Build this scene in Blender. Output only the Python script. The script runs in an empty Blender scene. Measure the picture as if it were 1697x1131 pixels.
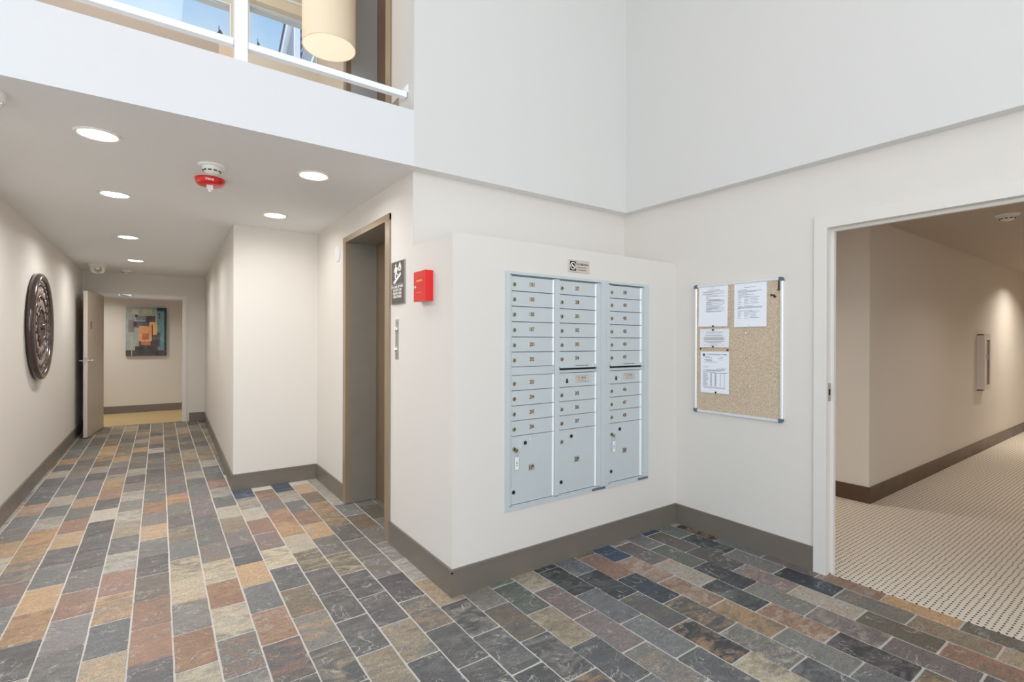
import bpy, bmesh, math, random
from mathutils import Matrix, Vector

rng = random.Random(7)
scene = bpy.context.scene
COL = scene.collection

# ------------------------------------------------------------------ camera
F_PX, YAW, PITCH, ROLL, CAM_H = 824.0, math.radians(35.358), math.radians(-0.0354), math.radians(-0.1554), 1.37
fwd = Vector((math.sin(YAW)*math.cos(PITCH), math.cos(YAW)*math.cos(PITCH), math.sin(PITCH)))
rgt = Vector((math.cos(YAW), -math.sin(YAW), 0))
dwn = fwd.cross(rgt)
r2 = rgt*math.cos(ROLL) + dwn*math.sin(ROLL)
d2 = -rgt*math.sin(ROLL) + dwn*math.cos(ROLL)
cam_data = bpy.data.cameras.new('camera')
cam_data.sensor_width = 36.0
cam_data.lens = 36.0*F_PX/1697.0
cam_data.clip_start = 0.02
cam = bpy.data.objects.new('camera', cam_data)
COL.objects.link(cam)
M = Matrix.Identity(4)
for i in range(3):
    M[i][0], M[i][1], M[i][2] = r2[i], -d2[i], -fwd[i]
M[2][3] = CAM_H
cam.matrix_world = M
scene.camera = cam

# ------------------------------------------------------------------ world, exposure, daylight
vs = scene.view_settings
vs.view_transform = 'Standard'
vs.look = 'None'
vs.exposure = 0.25
vs.gamma = 1.0
vs.use_curve_mapping = False
scene.cycles.max_bounces = 14
scene.cycles.diffuse_bounces = 8
scene.cycles.glossy_bounces = 5
scene.cycles.transparent_max_bounces = 12
scene.cycles.sample_clamp_indirect = 6.0
scene.cycles.use_denoising = True


def lin(c):
    out = []
    for v in c[:3]:
        v = v/255.0
        out.append(v/12.92 if v <= 0.04045 else ((v+0.055)/1.055)**2.4)
    return tuple(out)+(1.0,)


world = bpy.data.worlds.new('sky')
scene.world = world
world.use_nodes = True
wn, wl = world.node_tree.nodes, world.node_tree.links
wn.clear()
w_out = wn.new('ShaderNodeOutputWorld')
w_bg = wn.new('ShaderNodeBackground')
w_tc = wn.new('ShaderNodeTexCoord')
w_sep = wn.new('ShaderNodeSeparateXYZ')
w_ramp = wn.new('ShaderNodeValToRGB')
cr = w_ramp.color_ramp
cr.elements[0].position = 0.0
cr.elements[0].color = lin((226, 238, 250))
cr.elements[1].position = 0.75
cr.elements[1].color = lin((120, 175, 245))
e = cr.elements.new(0.46); e.color = lin((196, 226, 255))
e = cr.elements.new(0.57); e.color = lin((136, 192, 250))
w_noise = wn.new('ShaderNodeTexNoise')
w_noise.inputs['Scale'].default_value = 3.2
w_noise.inputs['Detail'].default_value = 5
w_cr = wn.new('ShaderNodeValToRGB')
w_cr.color_ramp.elements[0].position = 0.50
w_cr.color_ramp.elements[1].position = 0.78
w_mix = wn.new('ShaderNodeMixRGB')
w_mix.inputs[2].default_value = (0.95, 0.97, 1.0, 1)
wl.new(w_tc.outputs['Generated'], w_sep.inputs[0])
wl.new(w_sep.outputs['Z'], w_ramp.inputs[0])
wl.new(w_tc.outputs['Generated'], w_noise.inputs['Vector'])
wl.new(w_noise.outputs['Fac'], w_cr.inputs[0])
wl.new(w_cr.outputs[0], w_mix.inputs[0])
wl.new(w_ramp.outputs[0], w_mix.inputs[1])
wl.new(w_mix.outputs[0], w_bg.inputs['Color'])
w_bg.inputs['Strength'].default_value = 0.82
wl.new(w_bg.outputs[0], w_out.inputs[0])


def area_light(name, loc, direction, sx, sy, energy, color=(1, 1, 1), shape='RECTANGLE', spread=180):
    ld = bpy.data.lights.new(name, 'AREA')
    ld.shape = shape
    ld.size = sx
    if shape in ('RECTANGLE', 'ELLIPSE'):
        ld.size_y = sy
    ld.energy = energy
    ld.color = color
    ld.spread = math.radians(spread)
    o = bpy.data.objects.new(name, ld)
    COL.objects.link(o)
    o.location = loc
    o.rotation_euler = Vector(direction).to_track_quat('-Z', 'Y').to_euler()
    return o


DAY = (0.96, 0.98, 1.0)
# daylight through the two-storey glazing of the entrance wall behind the viewer, then added side and overhead fills
area_light('entrance_daylight', (-0.2, -3.40, 2.2), (0, 1, 0), 4.6, 4.2, 110, DAY)
area_light('side_fill', (-2.40, -1.5, 1.9), (1, 0.25, 0), 3.4, 3.4, 80, DAY)  # added fill from the unseen left side, no known window there
area_light('overhead_fill', (0.4, -0.4, 5.30), (0, 0, -1), 4.2, 4.2, 14, DAY)  # added fill below the closed ceiling, no skylight built
sun_d = bpy.data.lights.new('sun', 'SUN')
sun_d.energy = 3.5
sun_d.angle = 0.03
sun_o = bpy.data.objects.new('sun', sun_d)
COL.objects.link(sun_o)
sun_o.rotation_euler = Vector((0.30, 0.10, -0.9)).to_track_quat('-Z', 'Y').to_euler()

# ------------------------------------------------------------------ materials
MATS = {}


def new_mat(name):
    m = bpy.data.materials.new(name)
    m.use_nodes = True
    n, l = m.node_tree.nodes, m.node_tree.links
    b = n['Principled BSDF']
    return m, n, l, b


def mat(name, rgb, rough=0.5, metal=0.0, vary=0.0, vscale=8.0, bump=0.0, bscale=200.0, spec=0.5, stretch=None, emit=None, emit_s=0.0, coat=0.0):
    if name in MATS:
        return MATS[name]
    m, n, l, b = new_mat(name)
    c = lin(rgb)
    b.inputs['Base Color'].default_value = c
    b.inputs['Roughness'].default_value = rough
    b.inputs['Metallic'].default_value = metal
    b.inputs['Specular IOR Level'].default_value = spec
    if coat:
        b.inputs['Coat Weight'].default_value = coat
        b.inputs['Coat Roughness'].default_value = 0.1
    if emit:
        b.inputs['Emission Color'].default_value = lin(emit)
        b.inputs['Emission Strength'].default_value = emit_s
    geo = n.new('ShaderNodeNewGeometry')
    vec = geo.outputs['Position']
    if stretch:
        mp = n.new('ShaderNodeMapping')
        mp.inputs['Scale'].default_value = stretch
        l.new(vec, mp.inputs['Vector'])
        vec = mp.outputs[0]
    if vary > 0:
        nz = n.new('ShaderNodeTexNoise')
        nz.inputs['Scale'].default_value = vscale
        nz.inputs['Detail'].default_value = 6
        l.new(vec, nz.inputs['Vector'])
        mx = n.new('ShaderNodeMixRGB')
        mx.inputs[1].default_value = tuple(min(1, v*(1-vary)) for v in c[:3])+(1,)
        mx.inputs[2].default_value = tuple(min(1, v*(1+vary)) for v in c[:3])+(1,)
        l.new(nz.outputs['Fac'], mx.inputs[0])
        l.new(mx.outputs[0], b.inputs['Base Color'])
        rr = n.new('ShaderNodeMapRange')
        rr.inputs['To Min'].default_value = max(0.02, rough-0.12)
        rr.inputs['To Max'].default_value = min(1, rough+0.12)
        l.new(nz.outputs['Fac'], rr.inputs['Value'])
        l.new(rr.outputs[0], b.inputs['Roughness'])
    if bump > 0:
        nb = n.new('ShaderNodeTexNoise')
        nb.inputs['Scale'].default_value = bscale
        nb.inputs['Detail'].default_value = 3
        l.new(vec, nb.inputs['Vector'])
        bp = n.new('ShaderNodeBump')
        bp.inputs['Strength'].default_value = bump
        bp.inputs['Distance'].default_value = 0.002
        l.new(nb.outputs['Fac'], bp.inputs['Height'])
        l.new(bp.outputs[0], b.inputs['Normal'])
    MATS[name] = m
    return m


W_GREIGE = mat('greige_wall_paint', (220, 215, 208), 0.6, vary=0.012, vscale=1.5, bump=0.12, bscale=260, spec=0.3)
W_WHITE = mat('white_wall_paint', (223, 223, 224), 0.6, vary=0.012, vscale=1.5, bump=0.12, bscale=260, spec=0.3)
W_UPPER = mat('dimmed_upper_wall_paint', (216, 215, 212), 0.6, vary=0.012, vscale=1.5, bump=0.12, bscale=260, spec=0.3)  # the white paint, darkened for the weaker light on the upper walls
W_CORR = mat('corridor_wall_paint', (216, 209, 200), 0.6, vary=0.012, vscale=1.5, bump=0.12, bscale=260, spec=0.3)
CEIL = mat('ceiling_paint', (228, 229, 229), 0.7, bump=0.2, bscale=140, spec=0.2)
TRIMW = mat('white_trim_enamel', (222, 218, 212), 0.35, vary=0.01)
BASEB = mat('bronze_baseboard', (116, 108, 98), 0.33, vary=0.13, vscale=5, spec=0.6)
BASED = mat('dark_brown_baseboard', (84, 62, 48), 0.36, vary=0.1, vscale=5, spec=0.5)
GROUT = mat('grout', (204, 199, 191), 0.85, vary=0.08, vscale=30, bump=0.4, bscale=300)
ELEV = mat('bronze_elevator_frame', (158, 141, 118), 0.38, 0.35, vary=0.08, vscale=4)
ELEVR = mat('scuffed_reveal_metal', (146, 142, 132), 0.40, 0.35, vary=0.12, vscale=6)
ELEVD = mat('brown_elevator_door', (132, 108, 86), 0.4, 0.3, vary=0.08, vscale=6)
ELEVU = mat('steel_elevator_panel', (184, 187, 190), 0.4, 0.15, vary=0.08, vscale=4)
MAILM = mat('painted_aluminium', (198, 206, 208), 0.42, 0.12, vary=0.03, vscale=12)
MAILT = mat('mailbox_trim_aluminium', (200, 209, 211), 0.36, 0.12, vary=0.03, vscale=12)
HINGE = mat('bright_aluminium_strip', (250, 253, 254), 0.22, 0.0)
BRASS = mat('nickel_brass_lock', (166, 152, 128), 0.3, 0.85)
DARKLOCK = mat('dark_lock', (52, 54, 58), 0.35, 0.6)
CHROME = mat('chrome', (225, 225, 222), 0.16, 0.95)
STEEL = mat('brushed_steel', (182, 180, 174), 0.33, 0.8, vary=0.05, vscale=30)
BLACKP = mat('black_plastic', (20, 20, 22), 0.4)
SLOT = mat('slot_black', (10, 10, 11), 0.9)
INK = mat('black_ink', (38, 32, 28), 0.6)
GREYINK = mat('grey_ink', (126, 130, 136), 0.7)
FAINTINK = mat('faint_ink', (176, 180, 186), 0.7)
NUMPLATE = mat('number_plate_silver', (206, 201, 192), 0.4, 0.0)
PAPER = mat('white_paper', (236, 239, 246), 0.8, spec=0.2)
CARD = mat('card_paper', (232, 233, 238), 0.8, spec=0.2)
REDP = mat('red_enamel', (222, 20, 22), 0.28, coat=0.4)
GOLD = mat('gold_print', (240, 170, 70), 0.4)
WHITEP = mat('white_plastic', (236, 234, 228), 0.35)
OFFW = mat('off_white_plastic', (222, 214, 204), 0.4)
SIGNB = mat('brown_sign_face', (88, 78, 66), 0.5)
SIGNW = mat('sign_white', (240, 240, 238), 0.5)
SIGNS = mat('sign_edge_grey', (150, 148, 146), 0.4)
SIGNT = mat('taupe_sign_face', (200, 190, 178), 0.4)
CORK = None
RAIL = mat('white_rail_enamel', (246, 249, 252), 0.25)
DOORP = mat('taupe_door_paint', (186, 172, 156), 0.42, vary=0.02)
DOORE = mat('pale_door_edge', (206, 198, 188), 0.4)
WOOD = mat('dark_carved_wood', (66, 50, 47), 0.2, vary=0.25, vscale=30, coat=0.6)
WOODC = mat('highlit_carved_wood', (150, 134, 128), 0.22, vary=0.3, vscale=40, coat=0.6)  # gloss highlights of the carving put into a paler wood colour
WOODD = mat('dark_wood_backing', (34, 27, 25), 0.5)
CAPS = mat('blue_grey_corner_cap', (92, 104, 120), 0.4)
FRAMEA = mat('silver_frame', (226, 229, 232), 0.25, 0.35)
SHADE = None
BEIGE = mat('beige_upper_wall', (218, 210, 196), 0.6, spec=0.3)
PEACH = mat('peach_upper_wall', (222, 198, 176), 0.6, spec=0.3)
WINF = mat('white_window_frame', (240, 240, 238), 0.35)
SIDING = mat('pale_grey_siding', (216, 220, 228), 0.6)
SIDEW = mat('white_house_trim', (244, 246, 250), 0.5)
DGLASS = mat('dark_window_glass', (70, 84, 104), 0.08)
LEAF = mat('dark_conifer_needles', (62, 86, 92), 0.7, vary=0.25, vscale=3)
BARK = mat('bark', (84, 70, 58), 0.8, vary=0.2)
STROBE = mat('clear_strobe_lens', (240, 240, 240), 0.12)
LENS = mat('lit_downlight_lens', (255, 250, 240), 0.4, emit=(255, 250, 240), emit_s=14)


def glass_mat():
    m, n, l, b = new_mat('window_glass')
    out = n['Material Output']
    tr = n.new('ShaderNodeBsdfTransparent')
    tr.inputs['Color'].default_value = (0.96, 0.98, 0.98, 1)
    gl = n.new('ShaderNodeBsdfGlossy')
    gl.inputs['Roughness'].default_value = 0.02
    mx = n.new('ShaderNodeMixShader')
    fr = n.new('ShaderNodeFresnel')
    fr.inputs['IOR'].default_value = 1.4
    l.new(fr.outputs[0], mx.inputs[0])
    l.new(tr.outputs[0], mx.inputs[1])
    l.new(gl.outputs[0], mx.inputs[2])
    l.new(mx.outputs[0], out.inputs['Surface'])
    return m


GLASS = glass_mat()


def dome_mat():
    m, n, l, b = new_mat('smoked_dome')
    b.inputs['Base Color'].default_value = (0.55, 0.53, 0.5, 1)
    b.inputs['Roughness'].default_value = 0.05
    b.inputs['Transmission Weight'].default_value = 0.7
    return m


DOME = dome_mat()


def shade_mat():
    m, n, l, b = new_mat('cream_lamp_fabric')
    b.inputs['Base Color'].default_value = lin((232, 218, 194))
    b.inputs['Roughness'].default_value = 0.8
    b.inputs['Emission Color'].default_value = lin((255, 232, 196))
    b.inputs['Emission Strength'].default_value = 0.16
    return m


SHADE = shade_mat()
DIFF = mat('lit_lamp_diffuser', (255, 240, 214), 0.6, emit=(255, 240, 216), emit_s=0.5)


def cork_mat():
    m, n, l, b = new_mat('cork')
    geo = n.new('ShaderNodeNewGeometry')
    n1 = n.new('ShaderNodeTexNoise'); n1.inputs['Scale'].default_value = 170; n1.inputs['Detail'].default_value = 4
    n2 = n.new('ShaderNodeTexVoronoi'); n2.inputs['Scale'].default_value = 210
    rp = n.new('ShaderNodeValToRGB')
    rp.color_ramp.elements[0].position = 0.33; rp.color_ramp.elements[0].color = lin((186, 162, 134))
    rp.color_ramp.elements[1].position = 0.66; rp.color_ramp.elements[1].color = lin((230, 212, 188))
    mx = n.new('ShaderNodeMixRGB'); mx.blend_type = 'MULTIPLY'; mx.inputs[0].default_value = 0.22
    l.new(geo.outputs['Position'], n1.inputs['Vector']); l.new(geo.outputs['Position'], n2.inputs['Vector'])
    l.new(n1.outputs['Fac'], rp.inputs[0]); l.new(rp.outputs[0], mx.inputs[1]); l.new(n2.outputs['Color'], mx.inputs[2])
    l.new(mx.outputs[0], b.inputs['Base Color'])
    b.inputs['Roughness'].default_value = 0.9
    bp = n.new('ShaderNodeBump'); bp.inputs['Strength'].default_value = 0.3; bp.inputs['Distance'].default_value = 0.001
    l.new(n1.outputs['Fac'], bp.inputs['Height']); l.new(bp.outputs[0], b.inputs['Normal'])
    return m


CORK = cork_mat()


def carpet_mat(name, base, dark, pitch):
    m, n, l, b = new_mat(name)
    geo = n.new('ShaderNodeNewGeometry')
    sp = n.new('ShaderNodeSeparateXYZ')
    l.new(geo.outputs['Position'], sp.inputs[0])

    def math_node(op, a, bb=None, cc=None):
        q = n.new('ShaderNodeMath'); q.operation = op
        for i, v in enumerate((a, bb, cc)):
            if v is None:
                continue
            if isinstance(v, (int, float)):
                q.inputs[i].default_value = v
            else:
                l.new(v, q.inputs[i])
        return q.outputs[0]
    wob = n.new('ShaderNodeTexNoise'); wob.inputs['Scale'].default_value = 14; wob.inputs['Detail'].default_value = 2
    l.new(geo.outputs['Position'], wob.inputs['Vector'])
    wv = math_node('MULTIPLY', math_node('SUBTRACT', wob.outputs['Fac'], 0.5), 0.55)
    u = math_node('ADD', math_node('DIVIDE', sp.outputs['X'], pitch), wv)
    v = math_node('ADD', math_node('DIVIDE', sp.outputs['Y'], pitch*0.86), wv)
    row = math_node('FLOOR', v)
    sh = math_node('MULTIPLY', math_node('MODULO', row, 2), 0.5)
    uu = math_node('SUBTRACT', math_node('FRACT', math_node('ADD', u, sh)), 0.5)
    vv = math_node('SUBTRACT', math_node('FRACT', v), 0.5)
    r2_ = math_node('ADD', math_node('MULTIPLY', math_node('MULTIPLY', uu, uu), 1.0), math_node('MULTIPLY', math_node('MULTIPLY', vv, vv), 1.9))
    d = math_node('SQRT', r2_)
    rp = n.new('ShaderNodeValToRGB')
    rp.color_ramp.elements[0].position = 0.16; rp.color_ramp.elements[0].color = lin(dark)
    rp.color_ramp.elements[1].position = 0.33; rp.color_ramp.elements[1].color = lin(base)
    l.new(d, rp.inputs[0])
    nz = n.new('ShaderNodeTexNoise'); nz.inputs['Scale'].default_value = 260; nz.inputs['Detail'].default_value = 2
    l.new(geo.outputs['Position'], nz.inputs['Vector'])
    mx = n.new('ShaderNodeMixRGB'); mx.blend_type = 'OVERLAY'; mx.inputs[0].default_value = 0.35
    l.new(rp.outputs[0], mx.inputs[1]); l.new(nz.outputs['Fac'], mx.inputs[2])
    l.new(mx.outputs[0], b.inputs['Base Color'])
    b.inputs['Roughness'].default_value = 0.95
    b.inputs['Specular IOR Level'].default_value = 0.1
    h = math_node('ADD', math_node('MINIMUM', d, 0.4), math_node('MULTIPLY', nz.outputs['Fac'], 0.25))
    bp = n.new('ShaderNodeBump'); bp.inputs['Strength'].default_value = 0.9; bp.inputs['Distance'].default_value = 0.006
    l.new(h, bp.inputs['Height']); l.new(bp.outputs[0], b.inputs['Normal'])
    return m


CARPET = carpet_mat('looped_carpet', (226, 216, 202), (88, 70, 50), 0.030)
CARPET2 = carpet_mat('hall_carpet', (198, 176, 136), (136, 110, 72), 0.016)


def slate_mat():
    m, n, l, b = new_mat('slate_tile')
    geo = n.new('ShaderNodeNewGeometry')
    a0 = n.new('ShaderNodeAttribute'); a0.attribute_name = 'base'
    a1 = n.new('ShaderNodeAttribute'); a1.attribute_name = 'accent'
    sd = n.new('ShaderNodeAttribute'); sd.attribute_name = 'seed'
    sc = n.new('ShaderNodeVectorMath'); sc.operation = 'SCALE'; sc.inputs['Scale'].default_value = 37.0
    l.new(sd.outputs['Vector'], sc.inputs[0])
    ad = n.new('ShaderNodeVectorMath'); ad.operation = 'ADD'
    l.new(geo.outputs['Position'], ad.inputs[0]); l.new(sc.outputs[0], ad.inputs[1])
    P = ad.outputs[0]

    def noise(scale, detail, dist=0.0, vec=P, rough=0.55):
        q = n.new('ShaderNodeTexNoise')
        q.inputs['Scale'].default_value = scale
        q.inputs['Detail'].default_value = detail
        q.inputs['Distortion'].default_value = dist
        q.inputs['Roughness'].default_value = rough
        l.new(vec, q.inputs['Vector'])
        return q.outputs['Fac']

    def ramp(inp, p0, c0, p1, c1):
        q = n.new('ShaderNodeValToRGB')
        q.color_ramp.elements[0].position = p0; q.color_ramp.elements[0].color = c0
        q.color_ramp.elements[1].position = p1; q.color_ramp.elements[1].color = c1
        l.new(inp, q.inputs[0])
        return q.outputs[0]
    mp = n.new('ShaderNodeMapping'); mp.inputs['Scale'].default_value = (1.0, 2.1, 1.0); mp.inputs['Rotation'].default_value = (0, 0, 0.5)
    l.new(P, mp.inputs['Vector'])
    patch = ramp(noise(6.5, 7, 1.3, mp.outputs[0], 0.62), 0.44, (0, 0, 0, 1), 0.68, (0.85, 0.85, 0.85, 1))
    mx = n.new('ShaderNodeMixRGB')
    l.new(patch, mx.inputs[0]); l.new(a0.outputs['Color'], mx.inputs[1]); l.new(a1.outputs['Color'], mx.inputs[2])
    grain = noise(34, 9, 0.4, mp.outputs[0], 0.72)
    gr = ramp(grain, 0.28, (0.66, 0.66, 0.66, 1), 0.74, (1.38, 1.38, 1.38, 1))
    ml = n.new('ShaderNodeMixRGB'); ml.blend_type = 'MULTIPLY'; ml.inputs[0].default_value = 1.0
    l.new(mx.outputs[0], ml.inputs[1]); l.new(gr, ml.inputs[2])
    fine = noise(190, 4, 0.0)
    fr = ramp(fine, 0.32, (0.66, 0.66, 0.66, 1), 0.68, (1.36, 1.36, 1.36, 1))
    ml2 = n.new('ShaderNodeMixRGB'); ml2.blend_type = 'MULTIPLY'; ml2.inputs[0].default_value = 1.0
    l.new(ml.outputs[0], ml2.inputs[1]); l.new(fr, ml2.inputs[2])
    # cleft lines: pale scratches along the layers of the stone on some tiles
    vein_n = noise(5.5, 4, 2.0)
    sb = n.new('ShaderNodeMath'); sb.operation = 'SUBTRACT'; sb.inputs[1].default_value = 0.5
    l.new(vein_n, sb.inputs[0])
    ab = n.new('ShaderNodeMath'); ab.operation = 'ABSOLUTE'; l.new(sb.outputs[0], ab.inputs[0])
    vl = ramp(ab.outputs[0], 0.004, (1, 1, 1, 1), 0.011, (0, 0, 0, 1))
    gate = ramp(noise(9, 2), 0.50, (0, 0, 0, 1), 0.58, (0.85, 0.85, 0.85, 1))
    mm = n.new('ShaderNodeMath'); mm.operation = 'MULTIPLY'
    l.new(vl, mm.inputs[0]); l.new(gate, mm.inputs[1])
    vx = n.new('ShaderNodeMixRGB'); vx.inputs[2].default_value = lin((188, 184, 176))
    l.new(mm.outputs[0], vx.inputs[0]); l.new(ml2.outputs[0], vx.inputs[1])
    l.new(vx.outputs[0], b.inputs['Base Color'])
    rr = n.new('ShaderNodeMapRange'); rr.inputs['To Min'].default_value = 0.34; rr.inputs['To Max'].default_value = 0.60
    l.new(grain, rr.inputs['Value']); l.new(rr.outputs[0], b.inputs['Roughness'])
    b.inputs['Specular IOR Level'].default_value = 0.5
    big = noise(13, 6, 0.8, mp.outputs[0])
    ha = n.new('ShaderNodeMath'); ha.operation = 'MULTIPLY_ADD'; ha.inputs[1].default_value = 0.25
    l.new(grain, ha.inputs[0]); l.new(big, ha.inputs[2])
    hb = n.new('ShaderNodeMath'); hb.operation = 'SUBTRACT'
    l.new(ha.outputs[0], hb.inputs[0])
    hm = n.new('ShaderNodeMath'); hm.operation = 'MULTIPLY'; hm.inputs[1].default_value = 0.25
    l.new(vl, hm.inputs[0]); l.new(hm.outputs[0], hb.inputs[1])
    bp = n.new('ShaderNodeBump'); bp.inputs['Strength'].default_value = 0.55; bp.inputs['Distance'].default_value = 0.006
    l.new(hb.outputs[0], bp.inputs['Height']); l.new(bp.outputs[0], b.inputs['Normal'])
    return m


SLATE = slate_mat()

# ------------------------------------------------------------------ mesh helpers


def frame(origin, u, v):
    """matrix taking (u, v, n) to world; n = u x v points to the viewer's side"""
    u = Vector(u).normalized(); v = Vector(v).normalized(); n = u.cross(v)
    m = Matrix.Identity(4)
    for i in range(3):
        m[i][0], m[i][1], m[i][2], m[i][3] = u[i], v[i], n[i], origin[i]
    return m


class MB:
    def __init__(self, M=None):
        self.v, self.f, self.mi, self.sm = [], [], [], []
        self.M = M or Matrix.Identity(4)
        self.cur = 0

    def add(self, verts, faces, smooth=False, M=None):
        k = len(self.v)
        T = self.M @ M if M else self.M
        self.v += [tuple(T @ Vector(p)) for p in verts]
        self.f += [tuple(i+k for i in f) for f in faces]
        self.mi += [self.cur]*len(faces)
        self.sm += [smooth]*len(faces)
        return self

    def box(self, x0, x1, y0, y1, z0, z1, M=None):
        if x0 > x1: x0, x1 = x1, x0
        if y0 > y1: y0, y1 = y1, y0
        if z0 > z1: z0, z1 = z1, z0
        vs_ = [(x0, y0, z0), (x1, y0, z0), (x1, y1, z0), (x0, y1, z0), (x0, y0, z1), (x1, y0, z1), (x1, y1, z1), (x0, y1, z1)]
        fs = [(3, 2, 1, 0), (4, 5, 6, 7), (0, 1, 5, 4), (1, 2, 6, 5), (2, 3, 7, 6), (3, 0, 4, 7)]
        return self.add(vs_, fs, False, M)

    def bevbox(self, x0, x1, y0, y1, z0, z1, b=0.002, M=None):
        """box whose +z face edges are chamfered by b"""
        vs_ = [(x0, y0, z0), (x1, y0, z0), (x1, y1, z0), (x0, y1, z0),
               (x0, y0, z1-b), (x1, y0, z1-b), (x1, y1, z1-b), (x0, y1, z1-b),
               (x0+b, y0+b, z1), (x1-b, y0+b, z1), (x1-b, y1-b, z1), (x0+b, y1-b, z1)]
        fs = [(3, 2, 1, 0), (8, 9, 10, 11)]
        for a in range(4):
            c = (a+1) % 4
            fs.append((a, c, 4+c, 4+a)); fs.append((4+a, 4+c, 8+c, 8+a))
        return self.add(vs_, fs, False, M)

    def prism(self, poly, z0, z1, M=None):
        n = len(poly)
        vs_ = [(p[0], p[1], z0) for p in poly]+[(p[0], p[1], z1) for p in poly]
        fs = [tuple(reversed(range(n))), tuple(range(n, 2*n))]
        for a in range(n):
            c = (a+1) % n
            fs.append((a, c, n+c, n+a))
        return self.add(vs_, fs, False, M)

    def flat(self, poly, z, M=None):
        return self.add([(p[0], p[1], z) for p in poly], [tuple(range(len(poly)))], False, M)

    def lathe(self, prof, seg=32, M=None, smooth=True, close=True):
        """profile of (r, z) around local z"""
        vs_, fs = [], []
        for r, z in prof:
            for s in range(seg):
                t = 2*math.pi*s/seg
                vs_.append((r*math.cos(t), r*math.sin(t), z))
        for i in range(len(prof)-1):
            for s in range(seg):
                q = (s+1) % seg
                fs.append((i*seg+s, i*seg+q, (i+1)*seg+q, (i+1)*seg+s))
        self.add(vs_, fs, smooth, M)
        if close:
            k = len(prof)-1
            self.add([vs_[s] for s in range(seg)], [tuple(reversed(range(seg)))], False, M)
            self.add([vs_[k*seg+s] for s in range(seg)], [tuple(range(seg))], False, M)
        return self

    def cyl(self, r, z0, z1, seg=24, M=None):
        return self.lathe([(r, z0), (r, z1)], seg, M)

    def tube(self, pts, r, seg=10, M=None):
        pts = [Vector(p) for p in pts]
        vs_, fs = [], []
        prev = None
        for i, p in enumerate(pts):
            d = (pts[min(i+1, len(pts)-1)]-pts[max(i-1, 0)]).normalized()
            a = d.orthogonal().normalized() if prev is None else (prev-d*prev.dot(d)).normalized()
            prev = a
            bb = d.cross(a)
            rr = r[i] if isinstance(r, (list, tuple)) else r
            for s in range(seg):
                t = 2*math.pi*s/seg
                vs_.append(tuple(p+a*rr*math.cos(t)+bb*rr*math.sin(t)))
        for i in range(len(pts)-1):
            for s in range(seg):
                q = (s+1) % seg
                fs.append((i*seg+s, i*seg+q, (i+1)*seg+q, (i+1)*seg+s))
        fs.append(tuple(reversed(range(seg))))
        fs.append(tuple((len(pts)-1)*seg+s for s in range(seg)))
        return self.add(vs_, fs, True, M)

    def text(self, body, cx, cy, z, height, width=None, bold=0.0, M=None):
        """flat text centred on (cx, cy) in local xy"""
        vs_, fs = text_geo(body, bold)
        if not vs_:
            return self
        xs = [p[0] for p in vs_]; ys = [p[1] for p in vs_]
        w, h = max(xs)-min(xs), max(ys)-min(ys)
        sy = height/h
        sx = (width/w) if width else sy
        mx, my = (max(xs)+min(xs))/2, (max(ys)+min(ys))/2
        return self.add([((p[0]-mx)*sx+cx, (p[1]-my)*sy+cy, z) for p in vs_], fs, False, M)

    def mesh(self, name, mats):
        me = bpy.data.meshes.new(name)
        me.from_pydata(self.v, [], self.f)
        for m_ in (mats if isinstance(mats, (list, tuple)) else [mats]):
            me.materials.append(m_)
        me.polygons.foreach_set('material_index', self.mi)
        me.polygons.foreach_set('use_smooth', self.sm)
        me.update()
        return me

    def build(self, name, mats, parent=None, loc=None):
        o = bpy.data.objects.new(name, self.mesh(name, mats))
        COL.objects.link(o)
        if parent:
            o.parent = parent
        if loc:
            o.location = loc
        return o


_tc = {}


def text_geo(body, bold):
    key = (body, bold)
    if key in _tc:
        return _tc[key]
    cu = bpy.data.curves.new('t', 'FONT')
    cu.body = body
    cu.size = 1.0
    cu.offset = bold
    cu.resolution_u = 3
    ob = bpy.data.objects.new('t', cu)
    COL.objects.link(ob)
    dg = bpy.context.evaluated_depsgraph_get()
    me = bpy.data.meshes.new_from_object(ob.evaluated_get(dg))
    vs_ = [tuple(v.co) for v in me.vertices]
    fs = [tuple(p.vertices) for p in me.polygons]
    bpy.data.objects.remove(ob)
    bpy.data.curves.remove(cu)
    bpy.data.meshes.remove(me)
    _tc[key] = (vs_, fs)
    return _tc[key]


def empty(name, loc, label, cat, group=None):
    o = bpy.data.objects.new(name, None)
    COL.objects.link(o)
    o.location = loc
    o.empty_display_size = 0.1
    o['label'] = label
    o['category'] = cat
    if group:
        o['group'] = group
    return o


def tag(o, label, cat, group=None):
    o['label'] = label; o['category'] = cat
    if group:
        o['group'] = group
    return o


def struct(o, label=None):
    o['kind'] = 'structure'
    if label:
        o['label'] = label; o['category'] = label_cat(o.name)
    return o


def label_cat(nm):
    return nm.split('_')[0].split('.')[0]


def inst(name, me, parent, loc=(0, 0, 0), rot=None):
    o = bpy.data.objects.new(name, me)
    COL.objects.link(o)
    o.parent = parent
    o.location = loc
    if rot:
        o.rotation_euler = rot
    return o


def S(name, boxes, m, label, soffit=False):
    mb = MB()
    for b in boxes:
        mb.box(*b)
    o_ = mb.build(name, m)
    if soffit:
        o_.data.materials.append(CEIL)
        for p in o_.data.polygons:
            if p.normal.z < -0.9:
                p.material_index = 1
    return struct(o_, label)


# ------------------------------------------------------------------ main dimensions
XL, XE, XR = -0.95, 1.28, 3.19
YM, YB, YF, YA, YEND = 2.352, 2.87, 2.79, 5.15, 9.95
ZC = 2.42
XFR = 3.12
ZUP = 5.4

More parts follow.
